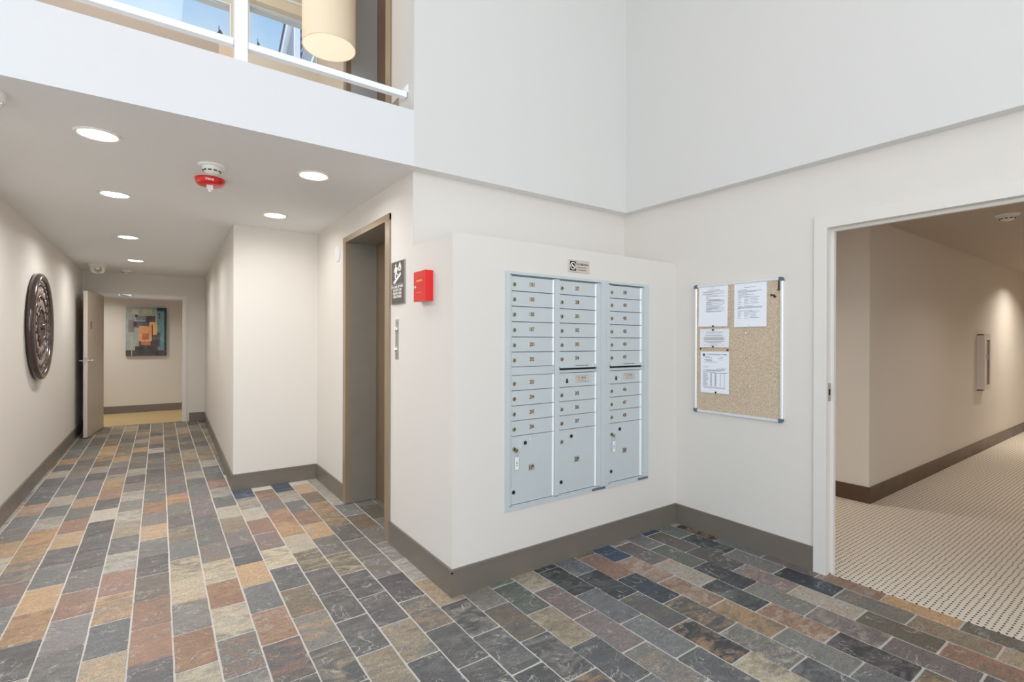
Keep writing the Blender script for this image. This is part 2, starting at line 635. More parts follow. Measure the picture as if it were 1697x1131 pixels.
# ------------------------------------------------------------------ room shell
floor = S('floor', [(-2.6, 3.235, -3.7, 2.36, -0.12, -0.0025), (-1.1, 1.60, 2.36, 5.16, -0.12, -0.0025), (-1.1, 0.70, 5.16, 10.02, -0.12, -0.0025)],
          GROUT, 'slate tiled lobby and hallway floor with pale grout')
S('floor_carpet_corridor', [(3.225, 13.2, -3.7, 4.7, -0.12, 0.004)], CARPET, 'beige looped carpet with brown flecks in the right corridor')
S('floor_carpet_hall', [(-3.2, 3.2, 10.02, 11.8, -0.12, 0.004)], CARPET2, 'golden beige carpet beyond the open hallway door')

S('wall_left', [(-1.10, XL, 2.96, 10.10, 0, ZC)], W_GREIGE, 'long greige hallway wall on the left carrying the carved medallion')
S('wall_end', [(XL, -0.745, YEND, 10.10, 0, ZC), (0.345, 0.64, YEND, 10.10, 0, ZC), (-0.745, 0.345, YEND, 10.10, 2.07, ZC)],
  W_GREIGE, 'greige hallway end wall around the open door')
wa = MB().prism([(0.55, YA), (1.56, YA), (1.56, 10.10), (0.64, 10.10)], 0, ZC)
struct(wa.build('wall_alcove', W_GREIGE), 'greige wall block between hallway and elevator alcove')
S('wall_elevator', [(XE, 1.60, 2.99, 3.235, 0, ZC), (XE, 1.60, 2.87, 2.99, 0, 1.955), (XE, 1.60, 4.25, YA, 0, ZC), (XE, 1.60, 3.235, 4.25, 2.225, ZC), (1.60, 1.66, 3.0, 4.5, 0, ZC)],
  W_GREIGE, 'greige wall around the ground floor elevator door')
S('wall_mailbox', [(XE, 1.632, YM, YB, 0, 1.955), (2.852, XR, YM, YB, 0, 1.955), (1.632, 2.852, YM, YB, 0, 0.395),
                   (1.632, 2.852, YM, YB, 1.765, 1.955), (1.632, 2.852, YM+0.30, YB, 0.395, 1.765)],
  W_GREIGE, 'low projecting wall block holding the recessed mailboxes')
S('wall_back', [(XE, XR+0.1, YB, YB+0.12, 1.955, ZC), (1.60, XR+0.1, YB, YB+0.12, 0, 1.955)], W_GREIGE, 'greige strip of wall set back above the mailbox block')
S('wall_right', [(XR, 3.29, 1.325, YB, 0, ZC), (XR, 3.29, -0.57, 1.325, 2.055, ZC), (XR, 3.29, -3.7, -0.57, 0, ZC), (3.20, 3.29, YB, 4.7, 0, ZC)],
  W_GREIGE, 'greige right wall with bulletin board and corridor opening')
S('wall_upper_right', [(XFR, 3.35, -3.7, YF, 2.745, ZUP), (XFR-0.005, 3.35, -3.7, YF, ZC, 2.745)], W_UPPER, 'white two storey wall above the right corridor opening', True)
S('wall_upper_back', [(1.25, 3.35, YF, 3.02, 2.745, ZUP), (1.25, 3.35, YF-0.005, 3.02, ZC, 2.745)], W_UPPER, 'white two storey wall above the mailboxes', True)
S('wall_fascia', [(-2.6, 1.25, YF-0.005, 3.02, ZC, 2.755)], W_WHITE, 'white balcony edge band across the hallway mouth', True)
S('wall_header', [(-2.6, 1.25, YF, 3.02, 5.0, ZUP)], W_WHITE, 'white header above the balcony opening')
S('wall_lobby_left', [(-2.75, -2.6, -3.7, 3.02, 0, 0.4), (-2.75, -2.6, -3.7, 3.02, 5.0, ZUP), (-2.75, -2.6, -3.7, -3.3, 0.4, 5.0), (-2.75, -2.6, 2.3, 3.02, 0.4, 5.0),
                      (-2.75, -1.10, 2.96, 3.02, 0, ZC)], W_GREIGE, 'left lobby wall outside the view, opened for added side light')  # unseen wall, left open for the side fill
S('wall_front', [(-2.75, 3.35, -3.85, -3.7, 5.0, ZUP), (-2.75, -2.2, -3.85, -3.7, 0, 5.0), (3.0, 3.35, -3.85, -3.7, 0, 5.0)], W_WHITE, 'entrance wall behind the viewer')
S('ceiling_lobby', [(-2.75, 3.35, -3.85, 3.02, ZUP, ZUP+0.1)], W_WHITE, 'white ceiling high above the lobby')
S('ceiling_hallway', [(-1.10, 1.60, 3.02, 10.10, ZC, 2.50)], CEIL, 'grey beige hallway ceiling with recessed lights')
S('ceiling_hall_end', [(-3.2, 3.2, 10.10, 11.9, ZC, 2.50)], CEIL, 'ceiling of the carpeted hall beyond the open door')
S('wall_hall_end', [(-3.2, 3.2, 11.70, 11.85, 0, ZC)], W_GREIGE, 'greige wall behind the abstract painting')
S('wall_hall_left', [(-3.3, -3.2, 10.0, 11.85, 0, ZC), (-3.2, -1.10, 10.0, 10.10, 0, ZC)], W_GREIGE, 'closing walls at the left of the carpeted hall')
S('wall_hall_right', [(3.2, 3.3, 10.0, 11.85, 0, ZC), (1.56, 3.2, 10.0, 10.10, 0, ZC)], W_GREIGE, 'closing walls at the right of the carpeted hall')
# right corridor
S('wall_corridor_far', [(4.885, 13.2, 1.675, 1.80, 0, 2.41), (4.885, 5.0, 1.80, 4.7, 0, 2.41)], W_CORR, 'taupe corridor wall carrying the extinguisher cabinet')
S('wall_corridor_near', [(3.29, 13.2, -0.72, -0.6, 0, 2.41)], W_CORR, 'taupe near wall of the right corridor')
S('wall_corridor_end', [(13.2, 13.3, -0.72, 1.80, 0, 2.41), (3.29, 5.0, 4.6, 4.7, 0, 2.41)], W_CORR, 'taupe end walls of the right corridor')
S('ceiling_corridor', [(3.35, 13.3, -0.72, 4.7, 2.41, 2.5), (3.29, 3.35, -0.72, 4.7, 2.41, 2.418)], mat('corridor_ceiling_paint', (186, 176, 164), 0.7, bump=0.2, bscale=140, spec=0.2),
  'taupe ceiling of the right corridor')
# upper floor
S('floor_upper', [(-2.75, 1.66, 3.02, 5.3, 2.50, 2.70)], CEIL, 'upper floor slab behind the balcony edge')
S('ceiling_upper', [(-2.75, 1.66, 3.02, 5.3, 5.0, 5.1)], mat('upper_ceiling', (232, 224, 210), 0.7), 'cream ceiling of the upper landing')
S('wall_upper_elevator', [(XE, 1.66, 4.25, 5.30, 2.70, 5.0), (XE, 1.66, 3.235, 4.25, 4.95, 5.0), (1.60, 1.66, 3.235, 4.25, 2.70, 5.0)],
  BEIGE, 'beige upper landing wall beside the elevator')
S('wall_upper_window_left', [(-2.6, 0.43, YA-0.004, 5.30, 2.70, 4.070)], mat('shaded_upper_wall', (182, 168, 156), 0.6, spec=0.3), 'lower wall under the left upper window, shade painted in as taupe')  # shade below the window is painted into this wall colour
S('wall_upper_pillar', [(0.43, 0.60, YA-0.004, 5.30, 2.70, 4.070)], PEACH, 'peach lower wall beside the balcony post')
S('wall_upper_window', [(0.60, XE, YA, 5.30, 2.70, 4.075), (-2.6, -1.9, YA, 5.30, 4.075, 5.0), (0.525, 0.665, YA, 5.30, 4.075, 5.0), (-1.9, 0.525, YA, 5.30, 4.42, 5.0),
                        (0.665, XE, YA, 5.30, 4.49, 5.0)], BEIGE, 'beige upper landing wall with two windows')
S('wall_upper_pier', [(XE, 1.66, 3.02, 3.235, 2.70, 5.0)], W_GREIGE, 'light grey pier between balcony opening and upper elevator')
S('wall_upper_left', [(-2.75, -2.6, 3.02, 5.3, 2.70, 5.0)], PEACH, 'upper landing wall at far left')

# baseboards
BH = 0.145


def baseboard(name, boxes, m, label):
    mb = MB()
    for b in boxes:
        mb.box(*b)
    # a slim rounded lip along the top edge
    return struct(mb.build(name, m), label)


t = 0.013
baseboard('baseboard_left', [(XL, XL+t, 2.96, YEND, 0, BH), (XL+0.002, XL+t+0.002, 2.96, YEND, BH-0.02, BH-0.012)], BASEB, 'dark bronze baseboard along the left hallway wall')
baseboard('baseboard_end', [(0.41, 0.62, YEND-t, YEND, 0, BH)], BASEB, 'bronze baseboard right of the open door')
bbh = MB().prism([(0.55-t, YA-t), (0.55, YA), (0.638, YEND), (0.638-t, YEND)], 0, BH)
struct(bbh.build('baseboard_hallway', BASEB), 'brown baseboard of the hallway right wall')
baseboard('baseboard_alcove', [(0.55-t, XE-t, YA-t, YA, 0, BH), (0.55-t, XE-t, YA-t-0.002, YA, BH-0.02, BH-0.012)], BASEB, 'grey baseboard across the elevator alcove')
baseboard('baseboard_elevator', [(XE-t, XE, 4.262, YA-t, 0, BH), (XE-t-0.002, XE, 4.262, YA-t, BH-0.02, BH-0.012)], BASEB, 'brown baseboard left of the elevator')
baseboard('baseboard_block_side', [(XE-t, XE, YM-t, 3.222, 0, BH), (XE-t-0.002, XE, YM-t, 3.222, BH-0.02, BH-0.012)], BASEB, 'brown baseboard between elevator and block corner')
baseboard('baseboard_mailbox', [(XE, XR-t, YM-t, YM, 0, BH), (XE, XR-t, YM-t-0.002, YM, BH-0.02, BH-0.012)], BASEB, 'grey baseboard below the mailboxes')
baseboard('baseboard_right', [(XR-t, XR, 1.376, YM, 0, BH), (XR-t-0.002, XR, 1.376, YM, BH-0.02, BH-0.012)], BASEB, 'dark baseboard below the bulletin board')
baseboard('baseboard_corridor', [(4.885-t, 13.2, 1.675-t, 1.675, 0, 0.14), (4.885-t, 4.885, 1.675, 4.6, 0, 0.14)], BASED, 'dark brown baseboard of the right corridor')
baseboard('baseboard_hall_end', [(-3.2, 3.2, 11.70-t, 11.70, 0, 0.14)], BASEB, 'dark baseboard below the painting')
baseboard('baseboard_upper', [(XE-t, XE, 3.02, 3.225, 2.70, 2.955)], mat('upper_baseboard', (150, 140, 134), 0.4), 'grey baseboard end on the upper landing')

# ------------------------------------------------------------------ floor tiles
PAL = {'D': (92, 91, 91), 'G': (124, 120, 114), 'S': (111, 112, 113), 'B': (58, 80, 108), 'L': (172, 163, 148), 'C': (190, 172, 138),
       'T': (160, 140, 110), 'O': (188, 142, 92), 'R': (158, 110, 84), 'N': (116, 104, 84), 'P': (128, 112, 112), 'E': (106, 114, 102), 'K': (60, 62, 66)}
TILES = {
    -14: {10: 'LP', 11: 'LP', 12: 'RL', 13: 'SL', 14: 'LS', 15: 'LG'},
    -13: {7: 'LT', 8: 'OT', 9: 'GN', 10: 'SG', 11: 'RL', 12: 'SD', 13: 'SD', 14: 'SD', 15: 'LO', 16: 'SD', 17: 'ON', 18: 'GN', 19: 'GE', 20: 'EN', 21: 'NG', 22: 'NE'},
    -12: {3: 'LG', 4: 'PL', 5: 'SG', 6: 'PR', 7: 'SO', 8: 'OG', 9: 'OR', 10: 'LP', 11: 'SD', 12: 'LO', 13: 'SG', 14: 'SG', 15: 'GP', 16: 'NP', 17: 'DS', 18: 'NO', 19: 'GE', 20: 'NG', 21: 'DN', 22: 'DN'},
    -11: {2: 'LD', 3: 'DG', 4: 'OR', 5: 'OT', 6: 'SG', 7: 'DP', 8: 'OL', 9: 'RP', 10: 'GE', 11: 'OL', 12: 'SD', 13: 'PG', 14: 'DP', 15: 'LR', 16: 'NR', 17: 'NO', 18: 'ON', 19: 'OO', 20: 'NO', 21: 'NT', 22: 'DN'},
    -10: {2: 'GD', 3: 'GD', 4: 'GP', 5: 'RS', 6: 'GP', 7: 'DP', 8: 'DS', 9: 'DP', 10: 'LC', 11: 'DP', 12: 'RP', 13: 'ON', 14: 'TN', 15: 'PD', 16: 'GE', 17: 'ON', 18: 'NT', 19: 'NR', 20: 'NG', 21: 'DN'},
    -9: {2: 'TO', 3: 'SG', 4: 'OS', 5: 'RP', 6: 'LG', 7: 'DG', 8: 'TL', 9: 'LN', 10: 'GN', 11: 'LN', 12: 'PG', 13: 'DP', 14: 'LN', 15: 'NG', 16: 'PN', 17: 'NG', 18: 'ON', 19: 'NG', 20: 'LE', 21: 'RN', 22: 'TN'},
    -8: {1: 'DP', 2: 'DP', 3: 'RN', 4: 'RN', 5: 'NP', 6: 'DP', 7: 'GD', 8: 'OL', 9: 'PG', 10: 'RO', 11: 'SG', 12: 'NL', 13: 'PN', 14: 'DP', 15: 'SD', 16: 'PG', 17: 'DE', 18: 'LP', 19: 'DP', 20: 'RN', 21: 'TN'},
    -7: {1: 'CS', 2: 'RO', 3: 'GN', 4: 'CO', 5: 'CN', 6: 'SG', 7: 'NT', 8: 'PD', 9: 'GN', 10: 'RO', 11: 'SP', 12: 'PN', 13: 'PD'},
    -6: {1: 'GL', 2: 'GR', 3: 'CG', 4: 'RO', 5: 'CN', 6: 'GR', 7: 'GE', 8: 'SP', 9: 'PD', 10: 'PG', 11: 'SG', 12: 'SD', 13: 'LR', 14: 'SG'},
    -5: {1: 'DR', 2: 'RT', 3: 'SG', 4: 'OT', 5: 'DS', 6: 'PG', 7: 'TN', 8: 'LT', 9: 'SD', 10: 'LP', 11: 'RL', 12: 'SD', 13: 'SG'},
    -4: {1: 'DT', 2: 'GO', 3: 'NR', 4: 'DS', 5: 'CN', 6: 'PR', 7: 'RP', 8: 'LT', 9: 'LN', 10: 'BS'},
    -3: {0: 'TG', 1: 'DG', 2: 'DG', 3: 'DP', 4: 'NC', 5: 'CL', 6: 'OR', 7: 'RO', 8: 'SR', 9: 'RL', 10: 'LG'},
    -2: {0: 'DS', 1: 'TS', 2: 'DP', 3: 'DG', 4: 'NC', 5: 'GN', 6: 'OT', 7: 'RT', 8: 'SN', 9: 'LR', 10: 'BS'},
    -1: {-1: 'DG', 0: 'DG', 1: 'GO', 2: 'DP', 3: 'GN', 4: 'GN', 5: 'DN', 6: 'NO', 7: 'ON', 8: 'NR', 9: 'OL', 10: 'LS'},
    0: {-1: 'DS', 0: 'DG', 1: 'DL', 2: 'TO', 3: 'LG', 4: 'GL', 5: 'GN', 6: 'NR', 7: 'SG', 8: 'LG', 9: 'LN', 10: 'LT'},
    1: {-2: 'DO', -1: 'DL', 0: 'ND', 1: 'GT', 2: 'LT', 3: 'SG', 4: 'SG', 5: 'GN', 6: 'ND', 7: 'GN'},
    2: {-2: 'SD', -1: 'DS', 0: 'TN', 1: 'ED', 2: 'EL'},
    3: {-2: 'GT', -1: 'PN', 0: 'PR', 1: 'CN', 2: 'DP'},
    4: {-2: 'DS', -1: 'SG', 0: 'SD', 1: 'KE', 2: 'KD'},
    5: {-3: 'CN', -2: 'KO', -1: 'DN', 0: 'KS', 1: 'SB', 2: 'NT'},
    6: {-3: 'SK', -2: 'GC', -1: 'DO', 0: 'KB', 1: 'RP', 2: 'NT'},
    7: {-4: 'SG', -3: 'GE', -2: 'ON', -1: 'RC', 0: 'RL', 1: 'BB', 2: 'SE'},
    8: {-4: 'NO', -3: 'KP', -2: 'RC', -1: 'KE', 0: 'LO', 1: 'SR', 2: 'SL'},
    9: {-4: 'PN', -3: 'PC', -2: 'GN', -1: 'KD', 0: 'EN', 1: 'SG', 2: 'BS'},
    10: {-4: 'RN', -3: 'NE', -2: 'LO', -1: 'PO', 0: 'DN', 1: 'NS', 2: 'BB'},
    11: {-5: 'TO', -4: 'TR', -3: 'GT', -2: 'KB', -1: 'GP', 0: 'KE', 1: 'ES', 2: 'BL'},
    12: {-5: 'OT', -4: 'NG', -3: 'OO', -2: 'RL', -1: 'PN', 0: 'SE', 1: 'KO', 2: 'LG'},
}
TX0, TPX, TPY, TYE = 1.1775, 0.1607, 0.3195, 1.657
GAP = 0.0034


def tile_rect(k, n):
    x0 = TX0+k*TPX
    y0 = TYE+n*TPY+(0 if k % 2 == 0 else TPY/2)
    return x0, x0+TPX, y0, y0+TPY


def clip_tile(x0, x1, y0, y1):
    """keep the part of a tile that lies on the floor outline"""
    x0 = max(x0, -2.6); x1 = min(x1, 3.232)
    ym = (y0+y1)/2; xm = (x0+x1)/2
    if y0 >= 5.12 or (ym > 5.15):
        if y0 > 5.15-0.02 and x0 > 0.55-0.028+0.0188*(ym-5.15):
            return None
    if xm > XE and ym > 2.352:
        if 3.25 < y1 and y0 < 4.24 and x0 < 1.50:
            y0 = max(y0, 3.25); y1 = min(y1, 4.24); x1 = min(x1, 1.53)
        else:
            y1 = min(y1, YM-0.002)
    if xm > XE and ym <= 2.352:
        y1 = min(y1, YM-0.002)
    if xm > XR and ym > 1.32:
        return None
    if x0 < XL and y1 > 2.98:
        if ym > 2.97:
            x0 = max(x0, XL)
        else:
            y1 = min(y1, 2.96)
    if y0 < YA and y1 > YA and x1 > 0.55 and xm > 0.5:
        y1 = YA-0.002
    if ym > 5.15:
        x1 = min(x1, 0.55-0.012+0.0188*(ym-5.15))
    y1 = min(y1, 10.03)
    if x1-x0 < 0.012 or y1-y0 < 0.012:
        return None
    return x0, x1, y0, y1


def px_of(x, y, z=0.0):
    p = Vector((x, y, z-CAM_H))
    c = p.dot(fwd)
    if c < 0.3:
        return None
    return 848.5+F_PX*p.dot(r2)/c, 565.5+F_PX*p.dot(d2)/c


def tile_area(r):
    x0, x1, y0, y1 = r
    q = [px_of(a, b) for a, b in ((x0, y0), (x1, y0), (x1, y1), (x0, y1))]
    if any(p is None for p in q):
        return 0
    cx_, cy_ = sum(p[0] for p in q)/4, sum(p[1] for p in q)/4
    if not (-40 < cx_ < 1737 and cy_ < 1165):
        return 0
    # tiles standing behind the mailbox block are out of sight
    return 0.5*abs(sum(q[i][0]*q[(i+1) % 4][1]-q[(i+1) % 4][0]*q[i][1] for i in range(4)))


def tile_geo(r):
    x0, x1, y0, y1 = r
    g = GAP*0.5+rng.uniform(0.0004, 0.0016)
    x0 += g; x1 -= g; y0 += g; y1 -= g
    h = rng.uniform(-0.0008, 0.0010)
    tx, ty = rng.uniform(-0.004, 0.004), rng.uniform(-0.004, 0.004)
    base = []
    c = 0.06*min(x1-x0, y1-y0)
    pts = [(x0+c*.5, y0), ((x0+x1)/2, y0), (x1-c*.5, y0), (x1, y0+c*.5), (x1, (2*y0+y1)/3), (x1, (y0+2*y1)/3), (x1, y1-c*.5), (x1-c*.5, y1),
           ((x0+x1)/2, y1), (x0+c*.5, y1), (x0, y1-c*.5), (x0, (y0+2*y1)/3), (x0, (2*y0+y1)/3), (x0, y0+c*.5)]
    mx_, my_ = (x0+x1)/2, (y0+y1)/2
    vs_, n_ = [], len(pts)
    jit = [(rng.uniform(-.0011, .0011), rng.uniform(-.0011, .0011)) for _ in pts]
    for (px, py), (jx, jy) in zip(pts, jit):
        vs_.append((px+jx, py+jy, -0.006))
    for (px, py), (jx, jy) in zip(pts, jit):
        dx, dy = mx_-px, my_-py
        L = math.hypot(dx, dy) or 1
        vs_.append((px+jx+dx/L*0.0028, py+jy+dy/L*0.0028, h+tx*(px-mx_)+ty*(py-my_)))
    fs = [tuple(range(n_, 2*n_))]
    for a in range(n_):
        b_ = (a+1) % n_
        fs.append((a, b_, n_+b_, n_+a))
    return vs_, fs


def tile_cols(k, n):
    code = TILES.get(k, {}).get(n)
    if code is None:
        rr = random.Random(k*131+n*17)
        far = n > 14
        code = rr.choice(['GN', 'NG', 'TN', 'DN', 'NO', 'NT'] if far else ['DG', 'SG', 'GP', 'DS', 'RT', 'OT', 'CN', 'GN', 'DP', 'LG', 'NR'])
    rr = random.Random(k*977+n*31)
    f = rr.uniform(0.93, 1.07)
    a, b_ = PAL[code[0]], PAL[code[1]]
    def mute(c_):
        g_ = 0.3*c_[0]+0.59*c_[1]+0.11*c_[2]
        return tuple((g_+(v-g_)*0.66)*f*1.01 for v in c_)
    return mute(a), mute(b_)


def set_tile_attrs(me, b_, a_, s_):
    for nm, vals in (('base', b_), ('accent', a_), ('seed', s_)):
        at = me.attributes.new(nm, 'FLOAT_COLOR', 'POINT')
        at.data.foreach_set('color', vals)


all_tiles = []
for k in range(-24, 13):
    for n in range(-17, 28):
        r = clip_tile(*tile_rect(k, n))
        if r is None:
            continue
        all_tiles.append((tile_area(r), k, n, r))
all_tiles.sort(key=lambda q: -q[0])
rest = MB()
rest_b, rest_a, rest_s = [], [], []
for i, (A, k, n, r) in enumerate(all_tiles):
    vs_, fs = tile_geo(r)
    cb, ca = tile_cols(k, n)
    rs = random.Random(k*57+n*7919)
    sd = (rs.random(), rs.random(), rs.random(), 1.0)
    nb = list(lin(cb))*len(vs_); na = list(lin(ca))*len(vs_); ns = list(sd)*len(vs_)
    if i < 300 and A > 0:
        mb = MB().add(vs_, fs)
        o = mb.build('tile', SLATE, floor)
        set_tile_attrs(o.data, nb, na, ns)
    else:
        rest.add(vs_, fs)
        rest_b += nb; rest_a += na; rest_s += ns
o = rest.build('far_tiles', SLATE, floor)
set_tile_attrs(o.data, rest_b, rest_a, rest_s)
o['kind'] = 'stuff'

# ------------------------------------------------------------------ doors
# door_1: hollow metal hallway door standing open at the far end
d1 = struct(bpy.data.objects.new('door_1', None), 'open taupe hallway door in a pale metal frame at the far end')
COL.objects.link(d1)
d1.location = (-0.2, YEND, 0)
o1 = Vector((-0.2, YEND, 0))


def L1(mb):
    mb.v = [tuple(Vector(p)-o1) for p in mb.v]
    return mb


FRX0, FRX1 = -0.715, 0.315
for nm, bx in (('door_jamb', (FRX0-0.055, FRX0, YEND-0.015, 10.11, 0.004, 2.095)), ('door_jamb', (FRX1, FRX1+0.06, YEND-0.015, 10.11, 0.004, 2.095)),
               ('door_head', (FRX0, FRX1, YEND-0.015, 10.11, 2.04, 2.095))):
    L1(MB().box(*bx)).build(nm, TRIMW, d1)
L1(MB().box(FRX0, FRX1, 10.0, 10.02, 2.025, 2.04)).build('door_stop', TRIMW, d1)
L1(MB().box(FRX1-0.002, FRX1, 10.0, 10.03, 1.02, 1.10)).build('strike_plate', STEEL, d1)
ang = math.radians(-97.0)
hx, hy = -0.70, YEND-0.02
LM = Matrix.Translation((hx, hy, 0)) @ Matrix.Rotation(ang, 4, 'Z')
leaf = L1(MB(LM).box(0.0, 0.905, -0.045, 0.0, 0.010, 2.045)).build('door_leaf', [DOORP, DOORE], d1)
for p in leaf.data.polygons:
    nn = p.normal
    if abs(nn.y) > 0.9:
        p.material_index = 1
leaf['label'] = 'open taupe door leaf'
hb = MB(LM)
hb.lathe([(0.026, 0), (0.026, 0.008), (0.012, 0.012), (0.010, 0.05)], 16, Matrix.Translation((0.845, 0, 1.075)) @ Matrix.Rotation(-math.pi/2, 4, 'X'))
hb.tube([(0.845, 0.05, 1.075), (0.80, 0.056, 1.075), (0.735, 0.056, 1.072)], 0.009, 8)
hb.lathe([(0.026, 0), (0.026, 0.008), (0.012, 0.012), (0.010, 0.05)], 16, Matrix.Translation((0.845, -0.045, 1.075)) @ Matrix.Rotation(math.pi/2, 4, 'X'))
hb.tube([(0.845, -0.095, 1.075), (0.80, -0.10, 1.075), (0.735, -0.10, 1.072)], 0.009, 8)
hb.box(0.905, 0.9065, -0.036, -0.009, 1.03, 1.12)
L1(hb).build('lever_handle', CHROME, leaf)
L1(MB(LM).bevbox(0.0, 0.05, 0.0, 0.11, 0, 0.003, 0.001, Matrix.Translation((0.70, 0.0, 1.52)) @ Matrix.Rotation(math.pi/2, 4, 'X') @ Matrix.Scale(-1, 4, (0, 0, 1)))).build('door_plate', mat('brown_plate', (112, 96, 82), 0.5), leaf)
cl = MB(LM)
cl.box(0.10, 0.36, -0.105, -0.047, 1.955, 2.02)
cl.tube([(0.23, -0.09, 2.025), (0.40, -0.16, 2.03), (0.60, -0.10, 2.03)], 0.008, 6)
L1(cl).build('door_closer', STEEL, leaf)
ca_ = MB()
ca_.box(-0.52, -0.36, 9.925, 9.935, 2.06, 2.085)
ca_.tube([(-0.50, 9.92, 2.075), (-0.40, 9.90, 2.06)], 0.008, 6)
L1(ca_).build('closer_arm', CHROME, d1)

# door_2: wide framed opening into the right corridor
d2e = struct(bpy.data.objects.new('door_2', None), 'white framed doorway into the carpeted right corridor')
COL.objects.link(d2e)
o2 = Vector((XR, 0.37, 0)); d2e.location = o2


def L2(mb):
    mb.v = [tuple(Vector(p)-o2) for p in mb.v]
    return mb


JX0, JX1 = XR-0.012, 3.30
OY1, OY0, OZ = 1.305, -0.55, 2.035
L2(MB().box(JX0, JX0+0.03, OY1, OY1+0.07, 0, OZ+0.07)).build('casing', TRIMW, d2e)
L2(MB().box(JX0, JX0+0.03, OY0-0.07, OY0, 0, OZ+0.07)).build('casing', TRIMW, d2e)
L2(MB().box(JX0, JX0+0.03, OY0, OY1, OZ, OZ+0.07)).build('casing_head', TRIMW, d2e)
L2(MB().box(JX0+0.03, JX1, OY1, OY1+0.02, 0, OZ+0.02)).build('door_jamb', TRIMW, d2e)
L2(MB().box(JX0+0.03, JX1, OY0-0.02, OY0, 0, OZ+0.02)).build('door_jamb', TRIMW, d2e)
L2(MB().box(JX0+0.03, JX1, OY0, OY1, OZ, OZ+0.02)).build('door_head', TRIMW, d2e)
L2(MB().box(3.236, 3.262, OY1-0.016, OY1, 0.004, OZ-0.016).box(3.236, 3.262, OY0, OY1-0.0, OZ-0.016, OZ)).build('door_stop', TRIMW, d2e)
L2(MB().box(3.196, 3.232, OY1-0.0025, OY1, 1.02, 1.125)).build('strike_plate', STEEL, d2e)
L2(MB().box(3.206, 3.222, OY1-0.0035, OY1-0.0024, 1.055, 1.09)).build('strike_hole', SLOT, d2e)

# ------------------------------------------------------------------ balcony rail
rail = empty('balcony_rail', (0.34, 2.90, 2.755), 'white balcony guard rail along the upper landing edge', 'rail')


def RL(x, y, z):
    return (x-0.34, y-2.90, z-2.755)


def lbox(parent, name, m, x0, x1, y0, y1, z0, z1, off):
    mb = MB().box(x0-off[0], x1-off[0], y0-off[1], y1-off[1], z0-off[2], z1-off[2])
    return mb.build(name, m, parent)


ro = (0.34, 2.90, 2.755)
for (a, b_) in ((-2.55, 0.305), (0.371, 1.243)):
    lbox(rail, 'rail_bar', RAIL, a, b_, 2.88, 2.92, 2.872, 2.905, ro)
lbox(rail, 'post', RAIL, 0.308, 0.368, 2.87, 2.93, 2.755, 4.3, ro)
lbox(rail, 'post', RAIL, -1.70, -1.64, 2.87, 2.93, 2.755, 4.3, ro)
for (a, b_) in ((-1.64, 0.308), (0.368, 1.243)):
    lbox(rail, 'top_bar', RAIL, a, b_, 2.88, 2.92, 3.95, 3.99, ro)
br = MB().box(1.240-ro[0], 1.249-ro[0], -0.03, 0.03, 2.90-ro[2], 2.945-ro[2])
br.cyl(0.005, 0, 0.003, 8, Matrix.Translation((1.240-ro[0], -0.012, 2.925-ro[2])) @ Matrix.Rotation(-math.pi/2, 4, 'Y'))
br.cyl(0.005, 0, 0.003, 8, Matrix.Translation((1.240-ro[0], 0.014, 2.925-ro[2])) @ Matrix.Rotation(-math.pi/2, 4, 'Y'))
br.build('wall_bracket', RAIL, rail)

# ------------------------------------------------------------------ upper windows
for nm, x0, x1, z0, z1, lab in (('window_1', -1.9, 0.525, 4.075, 4.42, 'wide left window of the upper landing showing sky'),
                                ('window_2', 0.665, XE-0.004, 4.075, 4.49, 'right window of the upper landing beside the elevator')):
    w = bpy.data.objects.new(nm, None); COL.objects.link(w); w.location = ((x0+x1)/2, 5.20, z0)
    struct(w, lab)
    oo = ((x0+x1)/2, 5.20, z0)
    fw = 0.010
    mb = MB()
    for bx in ((x0, x0+fw, 5.155, 5.20, z0, z1), (x1-fw, x1, 5.155, 5.20, z0, z1), (x0+fw, x1-fw, 5.155, 5.20, z0, z0+0.02), (x0+fw, x1-fw, 5.155, 5.20, z1-fw, z1)):
        mb.box(bx[0]-oo[0], bx[1]-oo[0], bx[2]-oo[1], bx[3]-oo[1], bx[4]-oo[2], bx[5]-oo[2])
    mb.build('window_frame', WINF, w)
    lbox(w, 'pane', GLASS, x0+fw, x1-fw, 5.176, 5.182, z0+0.02, z1-fw, oo)
    if nm == 'window_2':
        lbox(w, 'valance', mat('cream_valance', (226, 214, 190), 0.6), x0, x1-0.02, 5.08, 5.149, z1-0.005, z1+0.085, oo)
        lbox(w, 'valance_ledge', WINF, x0, x1-0.02, 5.06, 5.149, z1+0.085, z1+0.105, oo)

# lobby glazing behind the viewer (outside the frame)
w = bpy.data.objects.new('window_3', None); COL.objects.link(w); w.location = (0.4, -3.78, 0); struct(w, 'entrance glazing behind the viewer')
for i in range(5):
    x = -2.2+i*1.3
    lbox(w, 'mullion', mat('bronze_mullion', (88, 82, 76), 0.4, 0.5), x-0.03, x+0.03, -3.83, -3.73, 0, 5.0, (0.4, -3.78, 0))
for i in range(4):
    x = -2.2+i*1.3
    lbox(w, 'pane', GLASS, x+0.03, x+1.27, -3.784, -3.776, 0, 5.0, (0.4, -3.78, 0))

# ------------------------------------------------------------------ elevators


